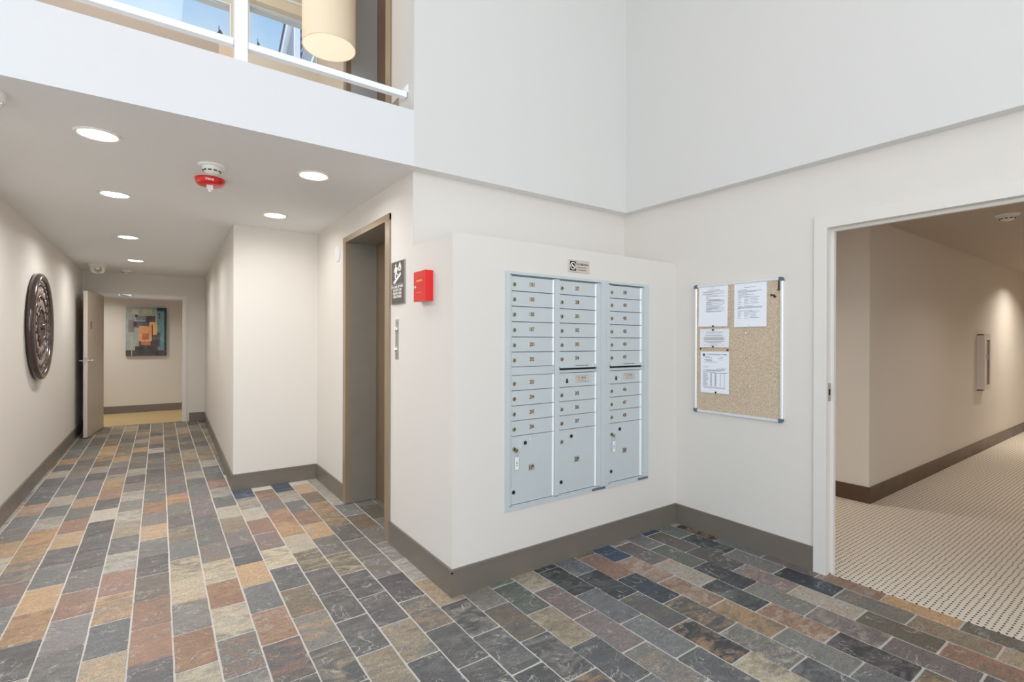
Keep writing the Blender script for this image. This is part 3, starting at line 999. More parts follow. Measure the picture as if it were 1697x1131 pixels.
def elevator(zb, zt, label, revm):
    e_ = empty('elevator', (1.42, 3.74, zb), label, 'elevator')
    off = (1.42, 3.74, zb)
    yl, yr, hd = 4.19, 3.305, zt
    lbox(e_, 'jamb', ELEV, XE-0.012, 1.31, yl, 4.262, zb, hd+0.045, off)
    lbox(e_, 'jamb', ELEV, XE-0.012, 1.31, 3.222, yr, zb, hd+0.045, off)
    lbox(e_, 'head', ELEV, XE-0.013, 1.31, 3.222, 4.262, hd, hd+0.046, off)
    lbox(e_, 'reveal_panel', revm, 1.31, 1.535, yl, yl+0.04, zb, hd+0.03, off)['label'] = 'scuffed grey metal side panel'
    lbox(e_, 'reveal_panel', revm, 1.31, 1.535, yr-0.04, yr, zb, hd+0.03, off)
    lbox(e_, 'reveal_head', revm, 1.31, 1.535, yr, yl, hd, hd+0.03, off)
    lbox(e_, 'door_panel', ELEVD, 1.537, 1.56, 3.75, 4.24, zb+0.006, hd+0.03, off)
    lbox(e_, 'door_panel', ELEVD, 1.537, 1.56, 3.25, 3.745, zb+0.006, hd+0.03, off)
    lbox(e_, 'sill', STEEL, 1.50, 1.57, yr, yl, zb, zb+0.005, off)
    return e_


elevator(0.002, 2.187, 'bronze framed ground floor elevator entrance set into the greige wall', ELEVR)
elevator(2.702, 4.88, 'upper landing elevator entrance with steel grey side panel behind the pendant lamp', ELEVU)

# ------------------------------------------------------------------ mailboxes
FM = frame((0, YM, 0), (1, 0, 0), (0, 0, 1))  # u=x, v=z, n=-y
lock_me = MB(frame((0, 0, 0), (1, 0, 0), (0, 0, 1))).lathe([(0.0115, 0), (0.0115, 0.004), (0.0095, 0.006), (0.006, 0.006), (0.0055, 0.004)], 16)
lock_me.cur = 1
lock_me.box(-0.0013, 0.0013, -0.0055, 0.0055, 0.0035, 0.0064)
lock_me = lock_me.mesh('lock', [BRASS, DARKLOCK])
dlock_me = MB(frame((0, 0, 0), (1, 0, 0), (0, 0, 1))).lathe([(0.0115, 0), (0.0115, 0.003), (0.009, 0.005)], 16).mesh('dark_lock', DARKLOCK)
rivet_me = MB(frame((0, 0, 0), (1, 0, 0), (0, 0, 1))).lathe([(0.0032, 0), (0.0028, 0.0015), (0.001, 0.0022)], 8).mesh('rivet', HINGE)

ROWZ = [1.748, 1.660, 1.571, 1.481, 1.392, 1.304, 1.217]
ROWZ2 = [1.168, 1.079, 0.990, 0.902, 0.813]
PARZ = (0.813, 0.415)


def mailbox_unit(name, x0, x1, cols, label):
    root = empty(name, ((x0+x1)/2, YM, 0.385), label, 'mailboxes')
    O = Vector(((x0+x1)/2, YM, 0.385))

    def B(nm, m, mb, parent=root, off=O):
        mb.v = [tuple(Vector(p)-off) for p in mb.v]
        return mb.build(nm, m, parent)
    z0, z1 = 0.385, 1.773
    ft = 0.010  # frame proud of the wall
    lft = 0.033 if x0 < 2 else 0.019
    rgt_ = 0.042 if x0 < 2 else 0.045
    fr = MB(FM)
    fr.box(x0, x0+lft, z0, z1, -0.30, ft)
    fr.box(x1-rgt_, x1, z0, z1, -0.30, ft)
    fr.box(x0+lft, x1-rgt_, z1-0.017, z1, -0.30, ft)
    fr.box(x0+lft, x1-rgt_, z0, z0+0.022, -0.30, ft)
    fr.box(x0+lft, x1-rgt_, z0+0.022, z1-0.017, -0.28, -0.27)
    B('outer_frame', MAILT, fr)
    # inner face frame: slightly recessed stiles and the shadow gap along top and bottom
    inn = MB(FM)
    il, ir = x0+lft, x1-rgt_
    inn.box(il, ir, z1-0.0225, z1-0.017, -0.03, -0.02)
    edges = [il]+[c[0]-0.004 for c in cols]+[ir]
    for j, (cx0, cx1, xh) in enumerate(cols):
        lo = il if j == 0 else cols[j-1][2]+0.004
        inn.box(lo+0.001, cx0-0.0015, z0+0.026, z1-0.0225, -0.05, 0.002)
    inn.box(cols[-1][2]+0.003, ir-0.001, z0+0.026, z1-0.0225, -0.05, 0.002)
    for (cx0, cx1, xh) in cols:
        inn.box(cx0-0.0015, xh+0.004, PARZ[1]-0.012+0.004, PARZ[1]-0.003, -0.05, 0.001)
        inn.box(cx0-0.0015, xh+0.004, ROWZ[0]+0.002, z1-0.0225, -0.05, 0.001)
    B('face_frame', MAILT, inn)
    return root, B


lab_faces = {}


def mail_door(B, root, cx0, cx1, xh, zt, zb, number, parcel=False, has_lock=True, key=False):
    g = 0.0016
    zc = (zt+zb)/2
    loc = Vector(((cx0+cx1)/2, YM, zc))
    dm = MB(FM).bevbox(cx0+g, cx1-g, zb+g, zt-g, -0.02, 0.0, 0.0016)
    # folded lower lip
    dm.bevbox(cx0+g, cx1-g, zb+g, zb+g+0.006, -0.005, 0.003, 0.001)
    O = root.location
    dm.v = [tuple(Vector(p)-loc) for p in dm.v]
    d = dm.build('parcel_door' if parcel else 'mailbox_door', MAILM, root, loc-O)
    hs = MB(FM).bevbox(cx1+0.0005, xh, zb+g, zt-g, -0.02, 0.0045, 0.0015)
    hs.v = [tuple(Vector(p)-loc) for p in hs.v]
    hs.build('hinge_strip', HINGE, d)
    if number:
        px = cx0+0.147
        pz = zt-0.043 if not parcel else 0.615
        w, h = (0.041, 0.032) if not parcel else (0.044, 0.038)
        nm = MB(FM)
        nm.bevbox(px-w/2, px+w/2, pz-h/2, pz+h/2, 0, 0.0012, 0.0004)
        nm.cur = 1
        nm.text(number, px, pz, 0.0016, 0.0245, 0.034, 0.028)
        nm.v = [tuple(Vector(p)-loc) for p in nm.v]
        nm.build('number_plate', [NUMPLATE if not parcel else mat('parcel_plate_silver', (172, 164, 156), 0.4), INK], d)
    if not parcel:
        if has_lock:
            inst('lock', lock_me, d, Vector((cx0+0.018, YM, zt-0.049))-loc)
    else:
        inst('lock', lock_me, d, Vector((cx0+0.018, YM, 0.739))-loc)
        inst('lower_lock', dlock_me, d, Vector((cx0+0.015, YM, 0.487))-loc)
        inst('master_lock', dlock_me, d, Vector((cx0+0.099, YM, 0.766))-loc)
        for dx in (0.062, 0.136):
            for z in (0.782, 0.749):
                inst('rivet', rivet_me, d, Vector((cx0+dx, YM, z))-loc)
    return d


def outgoing(B, root, cx0, cx1, xh):
    O = root.location
    # hood flap with slot
    hd = MB(FM)
    hd.box(cx0-0.004, xh+0.004, 1.170, 1.1865, -0.02, 0.001)
    B('slot_rail', MAILM, hd)
    sl = MB(FM).box(cx0+0.006, xh-0.004, 1.1865, 1.2115, -0.025, -0.004)
    B('mail_slot', SLOT, sl)
    fl = MB(FM)
    poly = [(0, 1.2165), (0.0, 1.222), (0.019, 1.2035), (0.019, 1.200), (0.016, 1.200), (-0.002, 1.213)]
    n_ = len(poly)
    xa, xb = cx0-0.006, xh+0.012
    vs_ = [(xa, p[1], p[0]) for p in poly]+[(xb, p[1], p[0]) for p in poly]
    fs = [tuple(range(n_)), tuple(reversed(range(n_, 2*n_)))]+[(a, (a+1) % n_+0, n_+(a+1) % n_, n_+a) for a in range(n_)]
    fl.add(vs_, fs)
    fl.cur = 1
    TM = Matrix.Translation((0, 1.2127, 0.0096)) @ Matrix.Rotation(-math.atan2(0.019, 0.0185), 4, 'X')
    fl.text('OUTGOING MAIL', (cx0+cx1)/2+0.03, 0, 0.0008, 0.0085, 0.115, 0.03, TM)
    fo = B('mail_slot_flap', [MAILM, INK], fl)
    fo['label'] = 'tilted flap over a black outgoing mail slot'
    # outgoing compartment door
    zt, zb = ROWZ2[0], ROWZ2[1]
    d = mail_door(B, root, cx0, cx1, xh, zt, zb, None, False, False)
    d.name = 'outgoing_mail_door'
    loc = Vector(((cx0+cx1)/2, YM, (zt+zb)/2))
    pm = MB(FM)
    px, pz = cx0+0.190, 1.126
    pm.bevbox(px-0.056, px+0.056, pz-0.022, pz+0.022, 0, 0.0012, 0.0004)
    pm.cur = 1
    for bx in ((px-0.053, px+0.053, pz+0.0185, pz+0.02), (px-0.053, px+0.053, pz-0.02, pz-0.0185), (px-0.053, px-0.0515, pz-0.0185, pz+0.0185), (px+0.0515, px+0.053, pz-0.0185, pz+0.0185)):
        pm.flat([(bx[0], bx[2]), (bx[1], bx[2]), (bx[1], bx[3]), (bx[0], bx[3])], 0.0016)
    pm.text('U.S. MAIL', px-0.002, pz+0.008, 0.0016, 0.0115, 0.080, 0.012)
    pm.cur = 2
    pm.text('APPROVED BY THE', px, pz-0.005, 0.0016, 0.0045, 0.074, 0.01)
    pm.text('POSTMASTER GENERAL', px, pz-0.0125, 0.0016, 0.0045, 0.074, 0.01)
    pm.v = [tuple(Vector(p)-loc) for p in pm.v]
    pm.build('us_mail_plate', [NUMPLATE, INK, mat('brown_ink', (128, 100, 84), 0.6)], d)
    lk = MB(FM)
    lk.cyl(0.0085, 0, 0.004, 14, Matrix.Translation((cx0+0.061, 1.112, 0)))
    lk.cyl(0.006, 0, 0.004, 12, Matrix.Translation((cx0+0.061, 1.125, 0)))
    lk.v = [tuple(Vector(p)-loc) for p in lk.v]
    lk.build('master_lock', DARKLOCK, d)
    for dx, z in ((0.024, 1.141), (0.024, 1.106), (0.096, 1.141), (0.096, 1.106), (0.272, 1.126), (0.295, 1.150), (0.295, 1.126), (0.295, 1.102)):
        inst('rivet', rivet_me, d, Vector((cx0+dx, YM, z))-loc)


c1, c2, c3 = (1.667, 1.972, 1.985), (2.032, 2.335, 2.349), (2.477, 2.780, 2.796)
u1, B1 = mailbox_unit('mailbox_cabinet', 1.617, 2.431, [c1, c2], 'wide pale blue double column mailbox cabinet, boxes 101 to 307, recessed in the wall')
u2, B2 = mailbox_unit('mailbox_cabinet', 2.4325, 2.863, [c3], 'narrow pale blue single column mailbox cabinet with box 401, right of the wide one')
for c, B_, root, upper, lower, par in ((c1, B1, u1, ['101', '103', '105', '107', '201', '202'], ['203', '204', '205', '206'], '1P'),
                                       (c2, B2 if False else B1, u1, ['207', '208', '301', '302', '303', '304'], [None, '305', '306', '307'], '2P'),
                                       (c3, B2, u2, ['308', '401', '402', '403', '404', '405'], [None, '406', '407', '408'], '3P')):
    for i, nb_ in enumerate(upper):
        mail_door(B_, root, *c, ROWZ[i], ROWZ[i+1], nb_)
    for i, nb_ in enumerate(lower):
        if nb_:
            mail_door(B_, root, *c, ROWZ2[i], ROWZ2[i+1], nb_)
        else:
            outgoing(B_, root, *c)
    if lower[0]:
        B_('blank_panel', MAILM, MB(FM).box(c[0]-0.0015, c[2]+0.003, ROWZ2[0]+0.001, ROWZ[6]-0.001, -0.05, 0.001))
    mail_door(B_, root, *c, PARZ[0], PARZ[1], par, True)
for B_, xa, xb in ((B1, 2.306, 2.425), (B2, 2.752, 2.858)):
    pl = MB(FM)
    pl.box(xa, xb, 0.3875, 0.4025, 0.010, 0.0114)
    pl.cur = 1
    xx = xa+0.006
    rq = random.Random(3)
    while xx < xb-0.012:
        wd = rq.uniform(0.003, 0.007)
        pl.flat([(xx, 0.392), (xx+wd, 0.392), (xx+wd, 0.398), (xx, 0.398)], 0.0117)
        xx += wd+0.0025
    B_('maker_plate', [mat('slate_plate', (74, 84, 96), 0.4), mat('plate_print', (128, 138, 148), 0.5)], pl)

# keys left in two parcel locks


def key(x, z, txt, label):
    k_ = empty('key', (x, YM-0.007, z), label, 'key', 'keys with tags')
    kb = MB(FM)
    kb.M = frame((0, 0, 0), (1, 0, 0), (0, 0, 1))
    kb.prism([(math.cos(q*math.pi/6)*0.010+0.006, math.sin(q*math.pi/6)*0.012-0.004) for q in range(12)], 0.012, 0.0145, Matrix.Rotation(-0.6, 4, 'Z'))
    kb.box(-0.004, 0.004, -0.002, 0.002, 0.0, 0.014)
    kb.build('key_bow', BRASS, k_)
    rg = MB(frame((0, 0, 0), (1, 0, 0), (0, 0, 1)))
    rg.tube([(0.010+0.008*math.cos(a), -0.022+0.010*math.sin(a), 0.013) for a in [q*math.pi/6 for q in range(13)]], 0.0009, 6)
    rg.tube([(0.010, -0.032, 0.012), (0.0105, -0.046, 0.008)], 0.0012, 6)
    rg.build('key_ring', STEEL, k_)
    tg = MB(frame((0, 0, 0), (1, 0, 0), (0, 0, 1)))
    tg.bevbox(-0.002, 0.024, -0.118, -0.046, 0.002, 0.006, 0.001)
    tg.cur = 1
    tg.text(txt, 0.011, -0.083, 0.0064, 0.012, 0.026, 0.02, Matrix.Translation((0.011, -0.083, 0)) @ Matrix.Rotation(1.5, 4, 'Z') @ Matrix.Translation((-0.011, 0.083, 0)))
    tg.build('key_tag', [WHITEP, GREYINK], k_)


key(1.687, 0.738, '1P', 'key with white tag hanging from parcel lock 1P at lower left')
key(2.497, 0.738, '3P', 'key with white tag hanging from parcel lock 3P at lower right')

# no smoking sign above the mailboxes
ns = empty('no_smoking_sign', (2.19, YM, 1.846), 'small taupe no smoking sign on the wall above the mailboxes', 'sign')
NF = frame((0, 0, 0), (1, 0, 0), (0, 0, 1))
pb = MB(NF).bevbox(-0.092, 0.092, -0.040, 0.040, 0.0, 0.005, 0.002)
pb.build('sign_plate', SIGNT, ns)
pg = MB(NF)
pg.flat([(-0.078, -0.030), (-0.026, -0.030), (-0.026, 0.030), (-0.078, 0.030)], 0.0055)
pg.cur = 1
ring = []
c0 = (-0.052, 0.0)
pg.add([(c0[0]+r*math.cos(q*math.pi/12), c0[1]+r*math.sin(q*math.pi/12), 0.0059) for r in (0.0235, 0.019) for q in range(24)],
       [(q, (q+1) % 24, 24+(q+1) % 24, 24+q) for q in range(24)])
pg.flat([(c0[0]-0.015, c0[1]+0.011), (c0[0]-0.011, c0[1]+0.015), (c0[0]+0.015, c0[1]-0.011), (c0[0]+0.011, c0[1]-0.015)], 0.0060)
pg.flat([(c0[0]-0.014, c0[1]-0.004), (c0[0]+0.006, c0[1]-0.004), (c0[0]+0.006, c0[1]+0.001), (c0[0]-0.014, c0[1]+0.001)], 0.0059)
pg.flat([(c0[0]+0.008, c0[1]-0.004), (c0[0]+0.013, c0[1]-0.004), (c0[0]+0.013, c0[1]+0.001), (c0[0]+0.008, c0[1]+0.001)], 0.0059)
pg.build('pictogram', [INK, SIGNW], ns)
tx_ = MB(NF)
tx_.text('NO SMOKING', 0.032, 0.014, 0.0055, 0.014, 0.098, 0.02)
tx_.text('Within 25 feet', 0.024, -0.006, 0.0055, 0.009, 0.080, 0.01)
tx_.text('of entrances', 0.022, -0.021, 0.0055, 0.009, 0.076, 0.01)
tx_.build('lettering', INK, ns)

# ------------------------------------------------------------------ things on the elevator wall (faces -x; viewer's right is -y)


def EF(y, z):
    return frame((0, 0, 0), (0, -1, 0), (0, 0, 1))


EW = frame((0, 0, 0), (0, -1, 0), (0, 0, 1))
sg = empty('elevator_fire_sign', (XE, 3.085, 1.748), 'dark brown fire stairs sign right of the elevator above the call plate', 'sign')
MB(EW).box(-0.1055, 0.1055, -0.1405, 0.1405, 0.0, 0.010).build('sign_back', SIGNS, sg)
fc = MB(EW)
fc.box(-0.102, 0.102, -0.008, 0.137, 0.010, 0.0115)
fc.box(-0.102, 0.102, -0.137, -0.013, 0.010, 0.0115)
fc.build('sign_face', SIGNB, sg)
pw = MB(EW)
zt_ = 0.0119


def UP(fx, fy):
    return (-0.102+fx*0.204, -0.008+fy*0.145)


st = [(0.18, 0.06), (0.80, 0.50), (0.80, 0.40), (0.27, 0.0)]
steps = []
nst = 6
for i in range(nst):
    a = i/nst; b_ = (i+1)/nst
    steps += [(0.20+0.58*a, 0.08+0.40*a+0.07), (0.20+0.58*a, 0.08+0.40*b_+0.07)] if False else [(0.18+0.60*a, 0.06+0.42*b_), (0.18+0.60*b_, 0.06+0.42*b_)]
poly = [(0.18, 0.06)]+steps+[(0.78, 0.37), (0.29, 0.02)]
pw.flat([UP(*p) for p in reversed(poly)], zt_)
hc = (0.37, 0.84)
pw.flat([UP(hc[0]+0.045*math.cos(q*math.pi/8), hc[1]+0.062*math.sin(q*math.pi/8)) for q in range(16)], zt_)
pw.flat([UP(*p) for p in [(0.30, 0.50), (0.47, 0.52), (0.49, 0.76), (0.31, 0.77)]], zt_)
pw.flat([UP(*p) for p in [(0.20, 0.57), (0.24, 0.53), (0.34, 0.70), (0.31, 0.76)]], zt_)
pw.flat([UP(*p) for p in [(0.48, 0.76), (0.46, 0.69), (0.56, 0.56), (0.59, 0.60)]], zt_)
pw.flat([UP(*p) for p in [(0.31, 0.50), (0.31, 0.24), (0.38, 0.24), (0.39, 0.50)]], zt_)
pw.flat([UP(*p) for p in [(0.39, 0.50), (0.50, 0.38), (0.56, 0.38), (0.47, 0.51)]], zt_)
fl_ = [(0.70, 0.98), (0.64, 0.86), (0.58, 0.74), (0.60, 0.62), (0.67, 0.56), (0.74, 0.56), (0.81, 0.62), (0.82, 0.73), (0.77, 0.84)]
pw.flat([UP(*p) for p in fl_], zt_)
pw.cur = 1
pw.flat([UP(*p) for p in [(0.70, 0.78), (0.66, 0.68), (0.69, 0.61), (0.74, 0.61), (0.75, 0.69)]], zt_+0.0003)
pw.build('pictogram', [SIGNW, SIGNB], sg)
tl = MB(EW)
for i, (s_, w_) in enumerate((('IN CASE OF FIRE', 0.186), ('DO NOT USE', 0.140), ('ELEVATORS', 0.140), ('USE STAIRS', 0.136))):
    tl.text(s_, 0, -0.027-i*0.0215, zt_, 0.0165, w_, 0.035)
tl.build('lettering', SIGNW, sg)

kb_ = empty('fire_key_box', (XE, 2.6625, 1.685), 'small red metal key box on the wall beside the elevator sign', 'box')
bx_ = MB(EW)
bx_.box(-0.0765, 0.0765, -0.0875, 0.0875, 0.0, 0.040)
bx_.build('box_body', REDP, kb_)
lid = MB(EW).bevbox(-0.0775, 0.0775, -0.0885, 0.0885, 0.0405, 0.052, 0.003)
lid_o = lid.build('box_door', REDP, kb_)
MB(EW).lathe([(0.010, 0.052), (0.010, 0.056), (0.006, 0.058)], 14, Matrix.Translation((-0.052, -0.004, 0))).build('lock', CHROME, lid_o)
MB(EW).box(-0.036, 0.036, 0.027, 0.037, 0.052, 0.0524).build('label_strip', GOLD, lid_o)
MB(EW).box(-0.032, 0.032, -0.0375, -0.0345, 0.052, 0.0524).build('label_line', GOLD, lid_o)

cp = empty('call_plate', (XE, 3.1105, 1.3765), 'narrow steel elevator call plate with two buttons below the fire sign', 'call panel')
MB(EW).bevbox(-0.024, 0.024, -0.132, 0.132, 0.0, 0.004, 0.0015).build('plate', STEEL, cp)
for z in (0.068, -0.064):
    cb_ = MB(EW)
    cb_.lathe([(0.017, 0.004), (0.017, 0.015), (0.013, 0.018)], 18, Matrix.Translation((0, z, 0)))
    cb_.cur = 1
    cb_.lathe([(0.012, 0.018), (0.011, 0.0195)], 18, Matrix.Translation((0, z, 0)))
    cb_.build('call_button', [CHROME, WHITEP], cp)
for z in (0.112, -0.112):
    MB(EW).lathe([(0.005, 0.004), (0.004, 0.0055)], 10, Matrix.Translation((0, z, 0))).build('screw', STEEL, cp)
tag(MB(EW).lathe([(0.076, 0.0), (0.076, 0.004), (0.070, 0.008), (0.02, 0.010)], 32).build('round_cover_plate', W_WHITE, None, (XE, 4.449, 2.131)),
    'round white blank cover plate on the wall left of the elevator frame', 'cover plate')

# ------------------------------------------------------------------ bulletin board on the right wall (faces -x)
BY, BZ = 1.867, 1.317
bb = empty('bulletin_board', (XR, BY, BZ), 'large cork bulletin board with silver frame on the right wall', 'bulletin board')
hw, hh = 0.315, 0.457
MB(EW).box(-hw+0.01, hw-0.01, -hh+0.01, hh-0.01, 0.001, 0.012).build('cork_panel', CORK, bb)
fwd_r = 0.0185
for (a0, a1, b0, b1) in ((-hw+0.02, hw-0.02, hh-fwd_r, hh), (-hw+0.02, hw-0.02, -hh, -hh+fwd_r), (-hw, -hw+fwd_r, -hh+0.02, hh-0.02), (hw-fwd_r, hw, -hh+0.02, hh-0.02)):
    MB(EW).bevbox(a0, a1, b0, b1, 0.0, 0.020, 0.004).build('frame_rail', FRAMEA, bb)
for sx_ in (-1, 1):
    for sy_ in (-1, 1):
        q = MB(EW)
        ax, ay = sx_*(hw+0.001), sy_*(hh+0.001)
        pts_ = [(ax-sx_*0.012, ay), (ax-sx_*0.026, ay), (ax-sx_*0.026, ay-sy_*0.021), (ax-sx_*0.021, ay-sy_*0.026), (ax, ay-sy_*0.026), (ax, ay-sy_*0.012), (ax-sx_*0.004, ay-sy_*0.004)]
        if sx_*sy_ < 0:
            pts_ = list(reversed(pts_))
        q.prism(pts_, 0.0, 0.0225)
        q.build('corner_cap', CAPS, bb)


def bpos(y, z, d=0.0125):
    return (XR-d, y, z)


def notice(name, y0, y1, z0, z1, m, lines, label, tilt=0.0, extra=None):
    """sheet from viewer-left y0 (larger) to y1; lines in fractions of the sheet"""
    w, h = y0-y1, z1-z0
    o_ = empty(name, bpos((y0+y1)/2, (z0+z1)/2), label, 'paper', None)
    sh = MB(EW)
    # a sheet that lifts slightly off the cork at its lower edge
    nr = 6
    vs_ = []
    for i in range(nr+1):
        v_ = -h/2+h*i/nr
        lift = 0.0008+0.0045*(1-i/nr)**2
        for u_ in (-w/2, w/2):
            vs_.append((u_, v_, lift))
    sh.add(vs_, [(2*i, 2*i+1, 2*i+3, 2*i+2) for i in range(nr)])
    sh.add([(p[0], p[1], p[2]-0.0004) for p in vs_], [(2*i+2, 2*i+3, 2*i+1, 2*i) for i in range(nr)])
    sh.build('sheet', m, o_)
    pr = MB(EW)

    def lz(v_):
        i = (v_+h/2)/h
        return 0.0008+0.0045*(1-i)**2+0.0010
    for (fx0, fx1, fy, th, ci) in lines:
        pr.cur = ci
        a, b_, c_ = -w/2+fx0*w, -w/2+fx1*w, h/2-fy*h
        hh_ = th/2
        pr.add([(a, c_-hh_, lz(c_-hh_)), (b_, c_-hh_, lz(c_-hh_)), (b_, c_+hh_, lz(c_+hh_)), (a, c_+hh_, lz(c_+hh_))], [(0, 1, 2, 3)])
    if extra:
        extra(pr, w, h, lz)
    pr.build('print', [GREYINK, FAINTINK, INK, mat('heading_grey', (150, 142, 138), 0.6), mat('navy_print', (44, 60, 84), 0.6), mat('soft_pink_print', (206, 160, 150), 0.6)], o_)
    if tilt:
        o_.rotation_euler = (tilt, 0, 0)
    return o_


rl = random.Random(11)
ln = [(0.30, 0.72, 0.115, 0.0022, 0)]
for fy, a, b_ in ((0.15, .14, .88), (0.165, .14, .52), (0.20, .14, .88), (0.215, .14, .48), (0.245, .26, .66), (0.27, .26, .88), (0.30, .26, .32), (0.325, .26, .42),
                  (0.345, .36, .74), (0.36, .30, .86), (0.375, .32, .88), (0.405, .26, .90), (0.42, .26, .42), (0.445, .26, .90), (0.46, .26, .46), (0.485, .26, .84),
                  (0.515, .26, .74), (0.54, .26, .88), (0.56, .26, .68), (0.58, .26, .88), (0.595, .26, .46), (0.625, .26, .88), (0.64, .26, .78)):
    ln.append((a, b_, fy, 0.0020, 0))
notice('notice', 2.147, 1.922, 1.473, 1.763, PAPER, ln, 'white letter notice pinned at the top left of the cork board', 0.008)
ln = [(0.32, 0.68, 0.10, 0.0022, 0)]
for fy, a, b_ in ((0.155, .12, .40), (0.185, .12, .85), (0.205, .12, .68), (0.24, .12, .42), (0.27, .12, .62), (0.31, .12, .50), (0.53, .12, .26), (0.525, .32, .60), (0.55, .12, .88), (0.57, .12, .86), (0.585, .12, .20), (0.635, .12, .58)):
    ln.append((a, b_, fy, 0.0024, 0))
for fy in (0.335, 0.37, 0.405, 0.44, 0.475, 0.665, 0.70, 0.735, 0.77, 0.805):
    ln += [(0.12, 0.12+rl.uniform(.08, .14), fy, 0.0020, 0), (0.32, 0.32+rl.uniform(.1, .18), fy, 0.0020, 0), (0.50, 0.50+rl.uniform(.18, .30), fy-0.01, 0.0020, 0)]
notice('notice', 1.876, 1.655, 1.466, 1.758, PAPER, ln, 'white list notice at the top centre of the cork board', -0.004)


def heading(pr, w, h, lz):
    pr.cur = 3
    pr.text('S E Q U O Y A H', 0, h*0.30, lz(h*0.30)+0.0004, 0.015, w*0.56, 0.0)
    for sx_ in (-1, 1):
        pr.cur = 5
        pr.add([(sx_*w*0.31+0.009*math.cos(a)*(r_), -h*0.32+0.009*math.sin(a)*r_, lz(-h*0.32)+0.0004) for r_ in (1.0, 0.7) for a in [math.pi*(1.05+0.9*q/6) for q in range(7)]],
               [(q, q+1, 8+q, 7+q) for q in range(6)])


ln = [(0.20, 0.78, 0.345, 0.0032, 0), (0.16, 0.82, 0.45, 0.0032, 0), (0.12, 0.86, 0.52, 0.0032, 0), (0.16, 0.82, 0.58, 0.0034, 0), (0.14, 0.86, 0.67, 0.0034, 0),
      (0.24, 0.74, 0.745, 0.0032, 0), (0.36, 0.62, 0.82, 0.0022, 1), (0.28, 0.70, 0.88, 0.0026, 1)]
notice('notice', 2.137, 1.913, 1.327, 1.457, CARD, ln, 'small white card with a spaced heading pinned under the top left letter', 0.0, heading)


def seal(pr, w, h, lz):
    pr.cur = 4
    pr.add([(-w*0.37+0.009*math.cos(q*math.pi/8), h*0.42+0.009*math.sin(q*math.pi/8), lz(h*0.42)+0.0006) for q in range(16)], [tuple(range(16))])


ln = [(0.22, 0.84, 0.065, 0.003, 0), (0.30, 0.70, 0.085, 0.0026, 1), (0.82, 0.93, 0.075, 0.004, 4),
      (0.12, 0.32, 0.13, 0.002, 0), (0.20, 0.42, 0.155, 0.003, 0), (0.70, 0.84, 0.13, 0.002, 1), (0.64, 0.78, 0.16, 0.002, 0), (0.12, 0.40, 0.20, 0.003, 0), (0.20, 0.42, 0.22, 0.003, 0),
      (0.66, 0.80, 0.20, 0.002, 1), (0.12, 0.60, 0.255, 0.002, 0), (0.10, 0.30, 0.375, 0.0022, 0), (0.72, 0.90, 0.40, 0.002, 1), (0.58, 0.88, 0.42, 0.0028, 0),
      (0.10, 0.86, 0.45, 0.003, 0), (0.22, 0.72, 0.468, 0.0025, 0), (0.10, 0.50, 0.50, 0.0026, 0), (0.46, 0.94, 0.515, 0.0030, 0), (0.10, 0.90, 0.86, 0.0035, 1), (0.14, 0.88, 0.88, 0.0028, 1)]
for i in range(18):
    fy = 0.53+i*0.0175
    ln += [(0.10, 0.10+rl.uniform(.10, .20), fy, 0.0024, 1), (0.36, 0.41, fy, 0.0026, 0), (0.51, 0.57, fy, 0.0026, 0), (0.70, 0.73, fy, 0.0024, 1), (0.83, 0.86, fy, 0.0024, 1)]
notice('notice', 2.131, 1.912, 1.006, 1.298, PAPER, ln, 'white form with a dark round seal pinned lowest at the left of the cork board', -0.010, seal)

pin_b = MB(EW).lathe([(0.0016, 0.0), (0.0016, 0.006), (0.0064, 0.006), (0.0048, 0.0075), (0.0048, 0.009), (0.0066, 0.010), (0.005, 0.011)], 12).mesh('pushpin', BLACKP)
pin_w = MB(EW).lathe([(0.0016, 0.0), (0.0016, 0.006), (0.0064, 0.006), (0.0048, 0.0075), (0.0048, 0.009), (0.0066, 0.010), (0.005, 0.011)], 12).mesh('pushpin', mat('clear_pin', (232, 228, 218), 0.2))
PINS = [(2.031, 1.476, 'black pushpin holding the bottom edge of the top left letter', 1), (2.031, 1.450, 'black pushpin at the top edge of the small card with spaced heading', 1),
        (2.031, 1.332, 'black pushpin at the bottom edge of the small card with spaced heading', 1), (2.128, 1.316, 'black pushpin at left between small card and form', 1),
        (1.920, 1.309, 'black pushpin at right between small card and form', 1), (2.008, 1.012, 'black pushpin at the bottom edge of the form with the seal', 1),
        (1.622, 1.664, 'black pushpin at left of the trio near the board right edge', 1), (1.606, 1.661, 'black pushpin at top right of the trio near the board right edge', 1),
        (1.600, 1.652, 'black pushpin at lower right of the trio near the board right edge', 1),
        (2.034, 1.752, 'clear pushpin at the top of the top left letter', 0), (1.768, 1.470, 'clear pushpin at the bottom edge of the list notice', 0),
        (1.790, 1.425, 'clear pushpin just below the list notice', 0), (1.760, 1.075, 'clear pushpin low on the bare cork', 0)]
for (y, z, lab, blk) in PINS:
    p_ = bpy.data.objects.new('pushpin', pin_b if blk else pin_w)
    COL.objects.link(p_)
    p_.location = bpos(y, z, 0.0122)
    tag(p_, lab, 'pushpin', 'pushpins on the cork board')
cl_ = MB(EW).bevbox(-0.006, 0.006, -0.026, 0.026, 0.0, 0.006, 0.002)
cl_.box(-0.006, 0.006, -0.034, -0.026, 0.0, 0.010)
tag(cl_.build('board_clip', mat('clip_dark', (70, 62, 58), 0.4), None, bpos(1.578, 1.725, 0.0122)), 'small dark clip at the upper right inside corner of the cork board', 'clip')

